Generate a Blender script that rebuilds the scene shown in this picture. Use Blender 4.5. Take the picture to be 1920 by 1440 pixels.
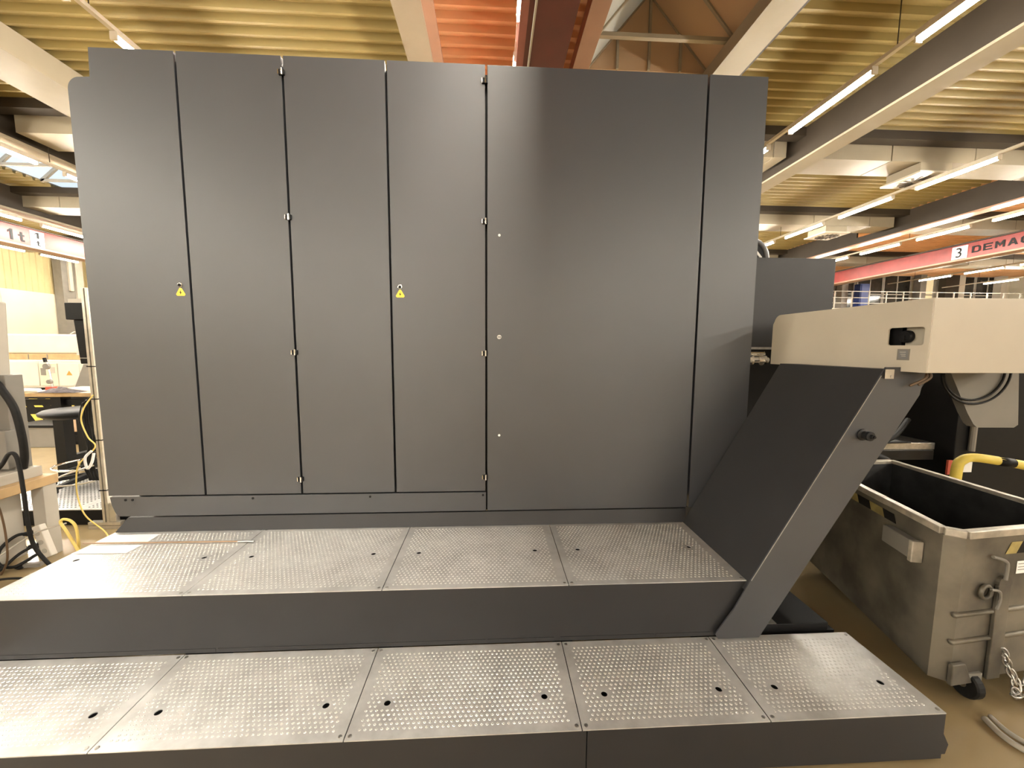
import bpy, bmesh, math, random
from mathutils import Vector, Matrix
random.seed(7)
for o in list(bpy.data.objects): bpy.data.objects.remove(o)
S = bpy.context.scene
COL = S.collection

# ------------------------------------------------------------------ camera
FPX, CAMZ = 720.0, 1.62
yaw, pit, rol = math.radians(3.0), math.radians(5.4), math.radians(0.33)
FW = Vector((math.sin(yaw)*math.cos(pit), math.cos(yaw)*math.cos(pit), -math.sin(pit)))
r0 = Vector((math.cos(yaw), -math.sin(yaw), 0)); u0 = r0.cross(FW)
RT = r0*math.cos(rol) + u0*math.sin(rol); UP = u0*math.cos(rol) - r0*math.sin(rol)
CAM = Vector((0, 0, CAMZ))
cd = bpy.data.cameras.new('camera'); cam = bpy.data.objects.new('camera', cd); COL.objects.link(cam)
cd.sensor_width = 36.0; cd.lens = FPX/1920*36; cd.clip_start = 0.05; cd.clip_end = 200
M4 = Matrix((RT, UP, -FW)).transposed().to_4x4(); M4.translation = CAM
cam.matrix_world = M4
S.camera = cam

# ------------------------------------------------------------------ world, exposure
w = bpy.data.worlds.new('sky'); S.world = w; w.use_nodes = True
bg = w.node_tree.nodes['Background']
bg.inputs[0].default_value = (0.80, 0.90, 1.0, 1); bg.inputs[1].default_value = 1.1
vs = S.view_settings
vs.view_transform = 'Standard'; vs.look = 'None'; vs.gamma = 1.0; vs.use_curve_mapping = False
vs.exposure = 0.12
LAMP = 255.0                       # emission of the tube lamps
LAMPCOL = (1.0, 0.925, 0.80)
S.cycles.use_denoising = True
S.cycles.sample_clamp_indirect = 25.0
S.cycles.max_bounces = 7
S.cycles.diffuse_bounces = 4

def ray(px, py): return FW + RT*((px-960)/FPX) - UP*((py-720)/FPX)
def P(px, py, y=None, x=None, z=None):          # a point of the place seen in a direction, on a plane of known position
    d = ray(px, py)
    t = (y/d.y) if y is not None else (x/d.x) if x is not None else ((z-CAMZ)/d.z)
    return CAM + d*t

# ------------------------------------------------------------------ materials
MATS = {}
def mat(name, col, rough=.5, metal=0., var=.0, scale=8., bump=.0, bscale=60., col2=None, spec=.5, emit=None, estr=0.):
    if name in MATS: return MATS[name]
    m = bpy.data.materials.new(name); m.use_nodes = True
    nt = m.node_tree; b = nt.nodes['Principled BSDF']
    b.inputs['Base Color'].default_value = (*col, 1); b.inputs['Roughness'].default_value = rough
    b.inputs['Metallic'].default_value = metal; b.inputs['Specular IOR Level'].default_value = spec
    tc = nt.nodes.new('ShaderNodeTexCoord')
    if var > 0 or col2:
        n = nt.nodes.new('ShaderNodeTexNoise'); n.inputs['Scale'].default_value = scale; n.inputs['Detail'].default_value = 6
        nt.links.new(tc.outputs['Object'], n.inputs['Vector'])
        r = nt.nodes.new('ShaderNodeValToRGB')
        c2 = col2 if col2 else tuple(c*(1-var) for c in col)
        c1 = col if col2 else tuple(min(1, c*(1+var)) for c in col)
        r.color_ramp.elements[0].position = .35; r.color_ramp.elements[1].position = .65
        r.color_ramp.elements[0].color = (*c2, 1); r.color_ramp.elements[1].color = (*c1, 1)
        nt.links.new(n.outputs['Fac'], r.inputs['Fac']); nt.links.new(r.outputs['Color'], b.inputs['Base Color'])
    if bump > 0:
        n2 = nt.nodes.new('ShaderNodeTexNoise'); n2.inputs['Scale'].default_value = bscale; n2.inputs['Detail'].default_value = 3
        nt.links.new(tc.outputs['Object'], n2.inputs['Vector'])
        bp = nt.nodes.new('ShaderNodeBump'); bp.inputs['Strength'].default_value = bump; bp.inputs['Distance'].default_value = .002
        nt.links.new(n2.outputs['Fac'], bp.inputs['Height']); nt.links.new(bp.outputs['Normal'], b.inputs['Normal'])
    if emit:
        b.inputs['Emission Color'].default_value = (*emit, 1); b.inputs['Emission Strength'].default_value = estr
    MATS[name] = m
    return m

PAINT = mat('graphite_paint', (.030, .0315, .037), .42, 0, .05, 3, .06, 500, spec=1.0)
PAINT2 = mat('graphite_paint_matt', (.026, .026, .0275), .45, 0, .06, 4, .06, 500, spec=.4)
BLACK = mat('black_plastic', (.006, .006, .0065), .5, 0, .1, 20, spec=.2)
RUBBER = mat('black_rubber', (.010, .0095, .009), .6, 0, .2, 30, spec=.25)
DARKM = mat('dark_machine_metal', (.012, .012, .013), .35, .2, .3, 12, spec=.3)
CHROME = mat('bright_chrome', (.75, .73, .70), .18, 1, .1, 30)
STEEL = mat('brushed_steel', (.50, .49, .47), .35, 1, .15, 25)
ALU = mat('aluminium_profile', (.62, .58, .50), .38, .7, .08, 20)
CREAM = mat('cream_white_paint', (.50, .45, .365), .42, 0, .03, 4, .03, 400)
WHITE = mat('white_paint', (.62, .58, .50), .5, 0, .04, 3)
PAPER = mat('white_paper', (.86, .85, .82), .7, 0, .02, 6)
DECKY = mat('yellow_deck_paint', (.28, .215, .082), .5, 0, .06, 1.2)
DECKO = mat('deck_red_bleed_tint', (.62, .345, .16), .5, 0, .06, 1.2)  # orange tint puts colour bleed from the red girders into the deck
BEAMC = mat('cream_beam_paint', (.27, .23, .165), .55, 0, .06, 1.5)
BEAMB = mat('brown_grey_beam_paint', (.040, .031, .022), .55, 0, .08, 1.5, spec=.3)
SALMON = mat('salmon_paint_and_glow', (.33, .19, .125), .5, 0, .06, 2)  # salmon paint; on one roof beam it stands in for orange light
REDC = mat('red_crane_paint', (.21, .026, .022), .4, 0, .12, 3)
REDD = mat('dark_red_girder_paint', (.10, .012, .014), .45, 0, .1, 3)
FLOORM = mat('ochre_epoxy_floor', (.33, .25, .135), .20, 0, .10, 1.6, .05, 30)
WOOD = mat('beech_wood', (.46, .31, .15), .5, 0, .12, 9)
GREYL = mat('light_grey_enamel', (.42, .39, .33), .5, 0, .06, 4)
GREYD = mat('warm_grey_enamel', (.20, .185, .16), .5, 0, .06, 4)
YEL = mat('yellow_enamel', (.72, .56, .10), .4, 0, .08, 12)
YELW = mat('yellow_wire', (.80, .62, .18), .5)
WIREB = mat('brown_wire', (.10, .06, .03), .55)
CARD = mat('cardboard', (.62, .42, .24), .8, 0, .08, 12)
WARN = mat('warning_yellow', (.85, .58, .06), .5)
WALLY = mat('ochre_wall_sheet', (.48, .39, .20), .6, 0, .06, 1.2)
WALLW = mat('white_wall_sheet', (.60, .55, .43), .6, 0, .05, .8)
GALV = mat('galvanised_bin_metal', (.20, .18, .14), .45, .45, 0, 4, .25, 25, (.075, .068, .055))
GALVR = mat('worn_rim_metal', (.46, .42, .35), .4, .5, .25, 14)
BINDARK = mat('dark_bin_lining', (.026, .026, .026), .6, .1, .35, 9, spec=.3)
BLUE = mat('blue_enamel', (.03, .06, .25), .4)
GLOVE = mat('dark_work_cloth', (.10, .085, .09), .85, 0, .4, 30)
REDP = mat('red_plastic', (.45, .08, .05), .5)

def steel_plate():
    m = bpy.data.materials.new('tread_plate_steel'); m.use_nodes = True
    nt = m.node_tree; b = nt.nodes['Principled BSDF']; tc = nt.nodes.new('ShaderNodeTexCoord')
    n = nt.nodes.new('ShaderNodeTexNoise'); n.inputs['Scale'].default_value = 5; n.inputs['Detail'].default_value = 9; n.inputs['Roughness'].default_value = .65
    nt.links.new(tc.outputs['Object'], n.inputs['Vector'])
    r = nt.nodes.new('ShaderNodeValToRGB')
    r.color_ramp.elements[0].position = .30; r.color_ramp.elements[1].position = .62
    r.color_ramp.elements[0].color = (.46, .46, .45, 1); r.color_ramp.elements[1].color = (.68, .68, .665, 1)
    nt.links.new(n.outputs['Fac'], r.inputs['Fac']); nt.links.new(r.outputs['Color'], b.inputs['Base Color'])
    b.inputs['Metallic'].default_value = .45
    r2 = nt.nodes.new('ShaderNodeMapRange'); r2.inputs['To Min'].default_value = .26; r2.inputs['To Max'].default_value = .40
    nt.links.new(n.outputs['Fac'], r2.inputs['Value']); nt.links.new(r2.outputs['Result'], b.inputs['Roughness'])
    return m
PLATE = steel_plate()
NUB = mat('pressed_nub_steel', (.64, .64, .62), .36, .5, .1, 40)
def glassy(name, col, trans, transl):
    m = bpy.data.materials.new(name); m.use_nodes = True; nt = m.node_tree
    out = nt.nodes['Material Output']; b = nt.nodes['Principled BSDF']
    b.inputs['Base Color'].default_value = (*col, 1); b.inputs['Roughness'].default_value = .22
    t = nt.nodes.new('ShaderNodeBsdfTransparent'); t.inputs[0].default_value = (*col, 1)
    tl = nt.nodes.new('ShaderNodeBsdfTranslucent'); tl.inputs[0].default_value = (*col, 1)
    m1 = nt.nodes.new('ShaderNodeMixShader'); m1.inputs[0].default_value = transl
    nt.links.new(b.outputs[0], m1.inputs[1]); nt.links.new(tl.outputs[0], m1.inputs[2])
    m2 = nt.nodes.new('ShaderNodeMixShader'); m2.inputs[0].default_value = trans
    nt.links.new(m1.outputs[0], m2.inputs[1]); nt.links.new(t.outputs[0], m2.inputs[2])
    nt.links.new(m2.outputs[0], out.inputs[0])
    return m
POLYW = glassy('milky_roof_sheet', (.62, .62, .57), .10, .35)
POLYO = glassy('tan_roof_sheet', (.50, .35, .22), .02, .22)
CLEAR = glassy('clear_roof_glass', (.92, .96, 1.0), .85, .1)
PANE = mat('dark_window_glass', (.03, .028, .024), .12, 0, .3, 2)
LITPANE = mat('lit_window_glass', (.75, .62, .35), .4, 0, .1, 2, emit=(1, .82, .5), estr=.5)
TUBEFAR = mat('far_lamp_tube_glow', (1, 1, 1), .4, emit=LAMPCOL, estr=LAMP*.75)
TUBE = mat('lamp_tube_glow', (1, 1, 1), .4, emit=LAMPCOL, estr=LAMP)

# ------------------------------------------------------------------ mesh tools
class MB:
    def __init__(s): s.v = []; s.f = []
    def quad(s, a, b, c, d):
        n = len(s.v); s.v += [tuple(a), tuple(b), tuple(c), tuple(d)]; s.f.append((n, n+1, n+2, n+3)); return s
    def tri(s, a, b, c):
        n = len(s.v); s.v += [tuple(a), tuple(b), tuple(c)]; s.f.append((n, n+1, n+2)); return s
    def hexa(s, p):                       # eight corners: bottom 0-3, top 4-7 (both anticlockwise from above)
        n = len(s.v); s.v += [tuple(q) for q in p]
        for f in ((3,2,1,0),(4,5,6,7),(0,1,5,4),(1,2,6,5),(2,3,7,6),(3,0,4,7)): s.f.append(tuple(n+i for i in f))
        return s
    def box(s, x0, x1, y0, y1, z0, z1):
        return s.hexa([(x0,y0,z0),(x1,y0,z0),(x1,y1,z0),(x0,y1,z0),(x0,y0,z1),(x1,y0,z1),(x1,y1,z1),(x0,y1,z1)])
    def bar(s, a, b, w, h=None, up=(0,0,1)):
        a = Vector(a); b = Vector(b); h = h or w; d = (b-a).normalized(); u = Vector(up)
        if abs(d.dot(u)) > .98: u = Vector((0,1,0))
        sd = d.cross(u).normalized(); u = sd.cross(d).normalized()
        q = []
        for c in (a, b):
            for i, j in ((-1,-1),(1,-1),(1,1),(-1,1)): q.append(c + sd*(w/2*i) + u*(h/2*j))
        n = len(s.v); s.v += [tuple(p) for p in q]
        for f in ((0,1,2,3),(7,6,5,4),(0,4,5,1),(1,5,6,2),(2,6,7,3),(3,7,4,0)): s.f.append(tuple(n+i for i in f))
        return s
    def tube(s, pts, r, seg=8, cap=True):
        pts = [Vector(p) for p in pts]; n0 = len(s.v); k = len(pts); ref = Vector((0,0,1))
        rr = r if isinstance(r, (list, tuple)) else [r]*k
        prev = None
        for i, p in enumerate(pts):
            d = (pts[min(i+1,k-1)] - pts[max(i-1,0)]).normalized()
            if prev is None:
                if abs(d.dot(ref)) > .95: ref = Vector((0,1,0))
                sd = d.cross(ref).normalized()
            else:
                sd = (prev - d*prev.dot(d)).normalized()
            prev = sd; u = sd.cross(d)
            for j in range(seg):
                a = 2*math.pi*j/seg; s.v.append(tuple(p + sd*(rr[i]*math.cos(a)) + u*(rr[i]*math.sin(a))))
        for i in range(k-1):
            for j in range(seg):
                j2 = (j+1) % seg; s.f.append((n0+i*seg+j, n0+i*seg+j2, n0+(i+1)*seg+j2, n0+(i+1)*seg+j))
        if cap:
            s.f.append(tuple(n0+j for j in range(seg))[::-1]); s.f.append(tuple(n0+(k-1)*seg+j for j in range(seg)))
        return s
    def cyl(s, a, b, r, seg=16): return s.tube([a, b], r, seg)
    def ring(s, c, axis, R, r, seg=20, rs=6):
        c = Vector(c); ax = Vector(axis).normalized(); u = ax.orthogonal().normalized(); v = ax.cross(u); n0 = len(s.v)
        for i in range(seg):
            a = 2*math.pi*i/seg; dr = u*math.cos(a)+v*math.sin(a)
            for j in range(rs):
                b = 2*math.pi*j/rs; s.v.append(tuple(c + dr*(R + r*math.cos(b)) + ax*(r*math.sin(b))))
        for i in range(seg):
            for j in range(rs):
                i2 = (i+1) % seg; j2 = (j+1) % rs
                s.f.append((n0+i*rs+j, n0+i2*rs+j, n0+i2*rs+j2, n0+i*rs+j2))
        return s
    def lathe(s, c, prof, axis=(0,0,1), seg=20):          # prof: (radius, height)
        c = Vector(c); ax = Vector(axis).normalized(); u = ax.orthogonal().normalized(); v = ax.cross(u); n0 = len(s.v); k = len(prof)
        for r, h in prof:
            for j in range(seg):
                a = 2*math.pi*j/seg; s.v.append(tuple(c + ax*h + (u*math.cos(a)+v*math.sin(a))*r))
        for i in range(k-1):
            for j in range(seg):
                j2 = (j+1) % seg; s.f.append((n0+i*seg+j, n0+i*seg+j2, n0+(i+1)*seg+j2, n0+(i+1)*seg+j))
        s.f.append(tuple(n0+j for j in range(seg))[::-1]); s.f.append(tuple(n0+(k-1)*seg+j for j in range(seg)))
        return s
    def prism(s, pts, d):                                   # polygon pts (3d) pushed along d
        n = len(s.v); k = len(pts); d = Vector(d)
        s.v += [tuple(p) for p in pts] + [tuple(Vector(p)+d) for p in pts]
        s.f.append(tuple(range(n, n+k))[::-1]); s.f.append(tuple(range(n+k, n+2*k)))
        for i in range(k): s.f.append((n+i, n+(i+1) % k, n+k+(i+1) % k, n+k+i))
        return s
    def mesh(s, name, off=(0,0,0), smooth=False, fix=True):
        ox, oy, oz = off
        me = bpy.data.meshes.new(name); me.from_pydata([(a-ox, b-oy, c-oz) for a, b, c in s.v], [], s.f)
        if fix:
            bm = bmesh.new(); bm.from_mesh(me); bmesh.ops.recalc_face_normals(bm, faces=bm.faces); bm.to_mesh(me); bm.free()
        if smooth:
            for p in me.polygons: p.use_smooth = True
        return me
    def build(s, name, m, parent=None, bevel=0, smooth=False, loc=None, fix=True):
        off = Vector(parent['_o']) if parent else Vector(loc or (0,0,0))
        me = s.mesh(name, off, smooth, fix); me.materials.append(m)
        return link(name, me, parent, off, bevel)
def link(name, me, parent, off, bevel=0):
    o = bpy.data.objects.new(name, me); COL.objects.link(o)
    if parent: o.parent = parent
    else: o.location = off
    o['_o'] = tuple(off)
    if bevel:
        b = o.modifiers.new('edge', 'BEVEL'); b.width = bevel; b.segments = 2; b.limit_method = 'ANGLE'
        b.harden_normals = False
    return o
def thing(name, label, cat, loc=(0,0,0), group=None):
    o = bpy.data.objects.new(name, None); COL.objects.link(o); o.location = loc; o.empty_display_size = .1
    o['_o'] = tuple(loc); return tag(o, label, cat, group)
def tag(o, label, cat, group=None, kind=None):
    o['label'] = label; o['category'] = cat
    if group: o['group'] = group
    if kind: o['kind'] = kind
    return o
def struct(o, label=None):
    o['kind'] = 'structure'
    if label: o['label'] = label
    return o
def sheet(name, m, outlines, thick, frame, parent, bevel=0, loc=None):
    """flat plate with holes: outlines in 2d, frame = (origin, u, v); thickness runs along u x v (both ways, half each)"""
    cu = bpy.data.curves.new(name, 'CURVE'); cu.dimensions = '2D'; cu.fill_mode = 'BOTH'; cu.extrude = thick/2
    for pts in outlines:
        sp = cu.splines.new('POLY'); sp.points.add(len(pts)-1); sp.use_cyclic_u = True
        for q, (a, b) in zip(sp.points, pts): q.co = (a, b, 0, 1)
    tmp = bpy.data.objects.new('tmp', cu); me = bpy.data.meshes.new_from_object(tmp)
    bpy.data.objects.remove(tmp); bpy.data.curves.remove(cu)
    o0, u, v = (Vector(q) for q in frame); n = u.cross(v); off = Vector(parent['_o']) if parent else Vector(loc or (0,0,0))
    for vt in me.vertices:
        c = vt.co.copy(); vt.co = o0 + u*c.x + v*c.y + n*c.z - off
    me.materials.clear(); me.materials.append(m); me.name = name
    return link(name, me, parent, off, bevel)
def text(name, s, size, m, frame, parent, thick=.002, align='LEFT'):
    cu = bpy.data.curves.new(name, 'FONT'); cu.body = s; cu.size = size; cu.extrude = thick/2; cu.align_x = align; cu.offset = size*.008
    tmp = bpy.data.objects.new('tmp', cu); COL.objects.link(tmp)
    me = bpy.data.meshes.new_from_object(tmp); bpy.data.objects.remove(tmp)
    o0, u, v = (Vector(q) for q in frame); n = u.cross(v); off = Vector(parent['_o'])
    for vt in me.vertices:
        c = vt.co.copy(); vt.co = o0 + u*c.x + v*c.y + n*c.z - off
    me.materials.clear(); me.materials.append(m); me.name = name
    return link(name, me, parent, off)
def circ(cx, cy, r, n=16): return [(cx+r*math.cos(2*math.pi*i/n), cy+r*math.sin(2*math.pi*i/n)) for i in range(n)]
def rrect(x0, x1, y0, y1, r, n=4):
    o = []
    for cx, cy, a0 in ((x1-r, y1-r, 0), (x0+r, y1-r, 90), (x0+r, y0+r, 180), (x1-r, y0+r, 270)):
        for i in range(n+1):
            a = math.radians(a0 + 90*i/n); o.append((cx+r*math.cos(a), cy+r*math.sin(a)))
    return o
def curve3(pts, n=8):                                       # smooth path through points
    pts = [Vector(p) for p in pts]; out = []; k = len(pts)
    for i in range(k-1):
        p0, p1, p2, p3 = pts[max(i-1,0)], pts[i], pts[i+1], pts[min(i+2,k-1)]
        for j in range(n):
            t = j/n
            out.append(.5*((2*p1)+(p2-p0)*t+(2*p0-5*p1+4*p2-p3)*t*t+(3*p1-p0-3*p2+p3)*t**3))
    out.append(pts[-1]); return out
XZ = lambda y: ((0, y, 0), (1,0,0), (0,0,1))                # drawing plane facing the viewer
ORD = ['first','second','third','fourth','fifth','sixth','seventh','eighth','ninth','tenth','eleventh','twelfth','thirteenth','fourteenth','fifteenth','sixteenth']

# ================================================================== THE HALL
ZD = 6.4                                                     # underside of the roof deck
X0, X1, Y0, Y1 = -21.5, 34.0, -50.0, 24.0
struct(MB().quad((X0,Y0,0),(X1,Y0,0),(X1,Y1,0),(X0,Y1,0)).build('floor', FLOORM, fix=False), 'ochre coated workshop floor')
# --- walls
wl = MB(); yy = Y0
while yy < Y1 - .01:                                         # ribbed cladding, upper part
    wl.quad((X0,yy,4.1),(X0,yy+.12,4.1),(X0,yy+.12,ZD+.4),(X0,yy,ZD+.4))
    wl.quad((X0,yy+.12,4.1),(X0-.03,yy+.14,4.1),(X0-.03,yy+.14,ZD+.4),(X0,yy+.12,ZD+.4))
    wl.quad((X0-.03,yy+.14,4.1),(X0-.03,yy+.23,4.1),(X0-.03,yy+.23,ZD+.4),(X0-.03,yy+.14,ZD+.4))
    wl.quad((X0-.03,yy+.23,4.1),(X0,yy+.25,4.1),(X0,yy+.25,ZD+.4),(X0-.03,yy+.23,ZD+.4)); yy += .25
wleft = struct(wl.build('wall_left', WALLY, fix=False), 'ochre ribbed wall above white panelling')
for i in range(12):
    a = Y0 + i*6.2
    MB().box(X0-.02, X0+.06, a+.01, min(a+6.19, Y1), 0, 4.1).build('wall_panel', WALLW, wleft)
wback = struct(MB().box(X0, X1, Y1, Y1+.1, 0, 8.5).build('wall_back', WALLW), 'far cream wall with dark windows')
struct(MB().box(X1, X1+.1, Y0, Y1, 0, 8.5).build('wall_right', WALLW))
struct(MB().box(X0, X1, Y0-.1, Y0, 0, 8.5).build('wall_front', WALLW))
# --- roof deck: trapezoid sheets, ribs across the hall
ceil = bpy.data.objects.new('ceiling', None); COL.objects.link(ceil); ceil['_o'] = (0,0,0); struct(ceil, 'ribbed steel roof deck')
def deck(x0, x1, y0, y1, m):
    b = MB(); y = y0; p = .23
    prof = [(0,.03),(.13,.03),(.16,-.06),(.205,-.06),(.23,.03)]
    while y < y1 - .01:
        for (a, za), (c, zc) in zip(prof[:-1], prof[1:]):
            b.quad((x0,min(y+a,y1),ZD+za),(x1,min(y+a,y1),ZD+za),(x1,min(y+c,y1),ZD+zc),(x0,min(y+c,y1),ZD+zc))
        y += p
    b.quad((x0,y0,ZD+.05),(x1,y0,ZD+.05),(x1,y1,ZD+.05),(x0,y1,ZD+.05))
    return b.build('deck_sheet', m, ceil, fix=False)
SKL = (-13.2, -10.4, 5.4, 15.5)                              # opening of the left skylight
deck(X0, SKL[0], Y0, Y1, DECKY); deck(SKL[0], SKL[1], Y0, SKL[2], DECKY); deck(SKL[0], SKL[1], SKL[3], Y1, DECKY)
deck(SKL[1], -.95, Y0, Y1, DECKY)
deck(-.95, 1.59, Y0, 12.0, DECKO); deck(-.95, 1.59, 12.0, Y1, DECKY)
deck(1.59, 3.8, 7.02, Y1, DECKY); deck(1.59, 3.8, Y0, -2.2, DECKY)
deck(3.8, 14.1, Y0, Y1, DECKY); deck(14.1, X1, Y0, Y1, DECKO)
# --- saddle skylight over the machine
sk = thing('roof_skylight', 'saddle roof skylight with milky and tan sheets above the dark housing', 'skylight', (2.73, 2.3, ZD))
RX, RZ, XL, XR, YA, YB = 2.66, 7.66, 1.59, 3.80, -2.2, 7.0
k = 0; y = YB
while y > YA + .1:
    y2 = max(y-.75, YA); g = .012
    MB().hexa([(XL,y2+g,ZD),(XL+.02,y2+g,ZD-.01),(XL+.02,y-g,ZD-.01),(XL,y-g,ZD),(RX,y2+g,RZ),(RX+.02,y2+g,RZ-.01),(RX+.02,y-g,RZ-.01),(RX,y-g,RZ)]).build('roof_sheet', POLYW, sk)
    MB().hexa([(XR,y2+g,ZD),(XR-.02,y2+g,ZD-.01),(XR-.02,y-g,ZD-.01),(XR,y-g,ZD),(RX,y2+g,RZ),(RX-.02,y2+g,RZ-.01),(RX-.02,y-g,RZ-.01),(RX,y-g,RZ)]).build('roof_sheet', POLYO, sk)
    MB().bar((XL+.03,y,ZD),(RX,y,RZ-.03),.05,.05).build('glazing_bar', BEAMC, sk)
    MB().bar((XR-.03,y,ZD),(RX,y,RZ-.03),.05,.05).build('glazing_bar', BEAMC, sk)
    y -= .75
for i in range(4):                                           # gable end
    def gx(t): return XL + (XR-XL)*t
    def gz(t): return ZD + (RZ-ZD)*(1-abs(2*t-1))
    a, b_ = i/4+.005, (i+1)/4-.005
    MB().prism([(gx(a),YB,ZD),(gx(b_),YB,ZD),(gx(b_),YB,gz(b_)),(gx(a),YB,gz(a))], (0,.02,0)).build('gable_sheet', POLYO, sk)
    if i: MB().bar((gx(i/4),YB-.02,ZD),(gx(i/4),YB-.02,gz(i/4)),.04,.04).build('glazing_bar', BEAMC, sk)
MB().bar((RX,YA,RZ),(RX,YB,RZ),.09,.07).build('ridge_bar', BEAMC, sk)
MB().bar((XL,6.31,ZD+.02),(XR,6.31,ZD+.02),.07,.06).build('tie_bar', BEAMC, sk)
MB().bar((XL,2.9,ZD+.02),(XR,2.9,ZD+.02),.07,.06).build('tie_bar', BEAMC, sk)
# --- skylight far left
s2 = thing('roof_skylight', 'bright glazed roof skylight with grey bars left of the machine', 'skylight', (-11.8, 10, ZD))
xa, xb, ya, yb = SKL; rx = (xa+xb)/2; rz = 7.6
n = 10; st = (yb-ya)/n
for i in range(n):
    a = ya+i*st+.02; c = a+st-.04
    MB().quad((xa,a,ZD),(xa,c,ZD),(rx,c,rz),(rx,a,rz)).build('glass_pane', CLEAR, s2, fix=False)
    MB().quad((xb,a,ZD),(xb,c,ZD),(rx,c,rz),(rx,a,rz)).build('glass_pane', CLEAR, s2, fix=False)
    MB().bar((xa,a-.02,ZD),(rx,a-.02,rz),.06,.09).build('glazing_bar', GREYL, s2)
    MB().bar((xb,a-.02,ZD),(rx,a-.02,rz),.06,.09).build('glazing_bar', GREYL, s2)
    MB().bar((xa,a-.02,ZD+.03),(xb,a-.02,ZD+.03),.06,.07).build('tie_bar', GREYL, s2)
for yq in (ya, yb):
    MB().tri((xa,yq,ZD),(xb,yq,ZD),(rx,yq,rz)).build('gable_sheet', WALLW, s2, fix=False)
MB().bar((rx,ya,rz),(rx,yb,rz),.1,.1).build('ridge_bar', GREYL, s2)

# --- long roof beams (they run away from the viewer)
def long_beam(name, label, xw, zb, wf, mw, mf, y0=Y0, y1=Y1, hole=None, web=.06):
    t = thing(name, label, 'beam', (xw, (y0+y1)/2, zb))
    if hole:
        sheet('web', mw, [[(y0,zb+.03),(y1,zb+.03),(y1,ZD-.06),(y0,ZD-.06)], hole], web, ((xw,0,0),(0,1,0),(0,0,1)), t)
    else: MB().box(xw-web/2, xw+web/2, y0, y1, zb+.03, ZD-.06).build('web', mw, t)
    MB().box(xw-wf/2, xw+wf/2, y0, y1, zb, zb+.04).build('bottom_flange', mf, t)
    return t
long_beam('roof_beam', 'deep brown grey roof beam with pale flange right of the machine', 6.72, 5.6, .40, BEAMB, BEAMC)
long_beam('roof_beam', 'brown grey roof beam with salmon underside and a square web opening', 14.1, 5.6, .42, BEAMB, SALMON, hole=[(13.84,5.92),(14.6,5.92),(14.6,6.27),(13.84,6.27)])  # salmon flange carries the orange light on its underside as colour
long_beam('roof_beam', 'furthest brown grey roof beam behind the red crane at right', 21.4, 5.6, .42, BEAMB, BEAMC)
t = thing('roof_beam', 'wide cream box beam in the upper left corner', 'beam', (-7.6, 5, 5.95))
MB().box(-8.05, -7.2, Y0, Y1, 5.95, ZD-.06).build('box_section', BEAMC, t)
t = thing('roof_beam', 'brown roof beam behind the wide cream beam at upper left', 'beam', (-9.8, 5, 5.9))
MB().box(-9.83, -9.77, Y0, Y1, 5.72, ZD-.06).build('web', BEAMB, t); MB().box(-10.05, -9.55, Y0, Y1, 5.68, 5.73).build('bottom_flange', BEAMC, t)
t = thing('roof_beam', 'brown roof beam above the left red crane girder', 'beam', (-14.4, 5, 5.9))
MB().box(-14.43, -14.37, Y0, Y1, 5.65, ZD-.06).build('web', BEAMB, t); MB().box(-14.6, -14.2, Y0, Y1, 5.6, 5.65).build('bottom_flange', BEAMC, t)
t = thing('roof_beam', 'cream roof beam with a salmon edge above the four door cabinet', 'beam', (-1.1, 5, 5.9))
MB().box(-1.28, -.90, Y0, Y1, 5.95, ZD-.06).build('box_section', BEAMC, t)
MB().box(-.90, -.75, Y0, Y1, 5.97, 6.02).build('side_flange', SALMON, t)
t = thing('roof_beam', 'salmon roof beam between the dark red girder and the skylight', 'beam', (1.5, 5, 6.1))
MB().box(1.30, 1.56, Y0, Y1, 6.12, ZD-.06).build('box_section', SALMON, t)
t = thing('roof_beam', 'pale roof beam with a dark side along the right edge of the skylight', 'beam', (3.95, 5, 6.0))
MB().box(3.62, 4.08, Y0, Y1, 6.12, ZD-.06).build('box_section', BEAMC, t)
MB().box(4.08, 4.14, Y0, Y1, 6.15, ZD-.06).build('dark_side', BEAMB, t)
# --- dark red girder beside the central lamp row
t = thing('crane_girder', 'dark red steel girder overhead beside the central lamp row', 'girder', (.54, 5, 4.75))
MB().box(.34, .80, Y0, 14, 4.76, 4.80).build('bottom_flange', REDD, t)
MB().box(.54, .60, Y0, 14, 4.80, 6.2).build('web', REDD, t)
MB().box(.265, .34, Y0, 14, 4.75, 4.82).build('edge_rail', mat('dusty_red_paint', (.30, .10, .09), .5, 0, .1, 4), t)
MB().tube([(.40,Y0,4.745),(.40,14,4.745)], .012, 6).build('cable', GREYL, t)
# --- cross ducts, ceiling to ceiling
for i, (yc, nm) in enumerate(((8.6,'nearest'),(13.0,'middle'),(18.4,'furthest'))):
    t = thing('ceiling_duct', f'{nm} cream box duct crossing under the roof deck', 'duct', (5, yc, 5.82))
    for xs, xe in ((X0+.2,-10.1),(-9.5,-8.1),(-7.15,-1.3),(-.7,.35),(.9,3.6),(4.2,6.5),(6.95,13.85),(14.35,21.1),(21.7,X1-.2)):
        x = xs
        while x < xe-.05:
            x2 = min(x+2.0, xe); MB().box(x+.012, x2-.012, yc, yc+.75, 5.84, ZD-.09).build('duct_section', BEAMC, t); x = x2
    MB().box(X0+.2, X1-.2, yc-.28, yc-.02, 6.16, ZD-.06).build('gap_shade_strip', BEAMB, t)  # dark strip drawn in for the shadowed gap between deck and duct

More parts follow.
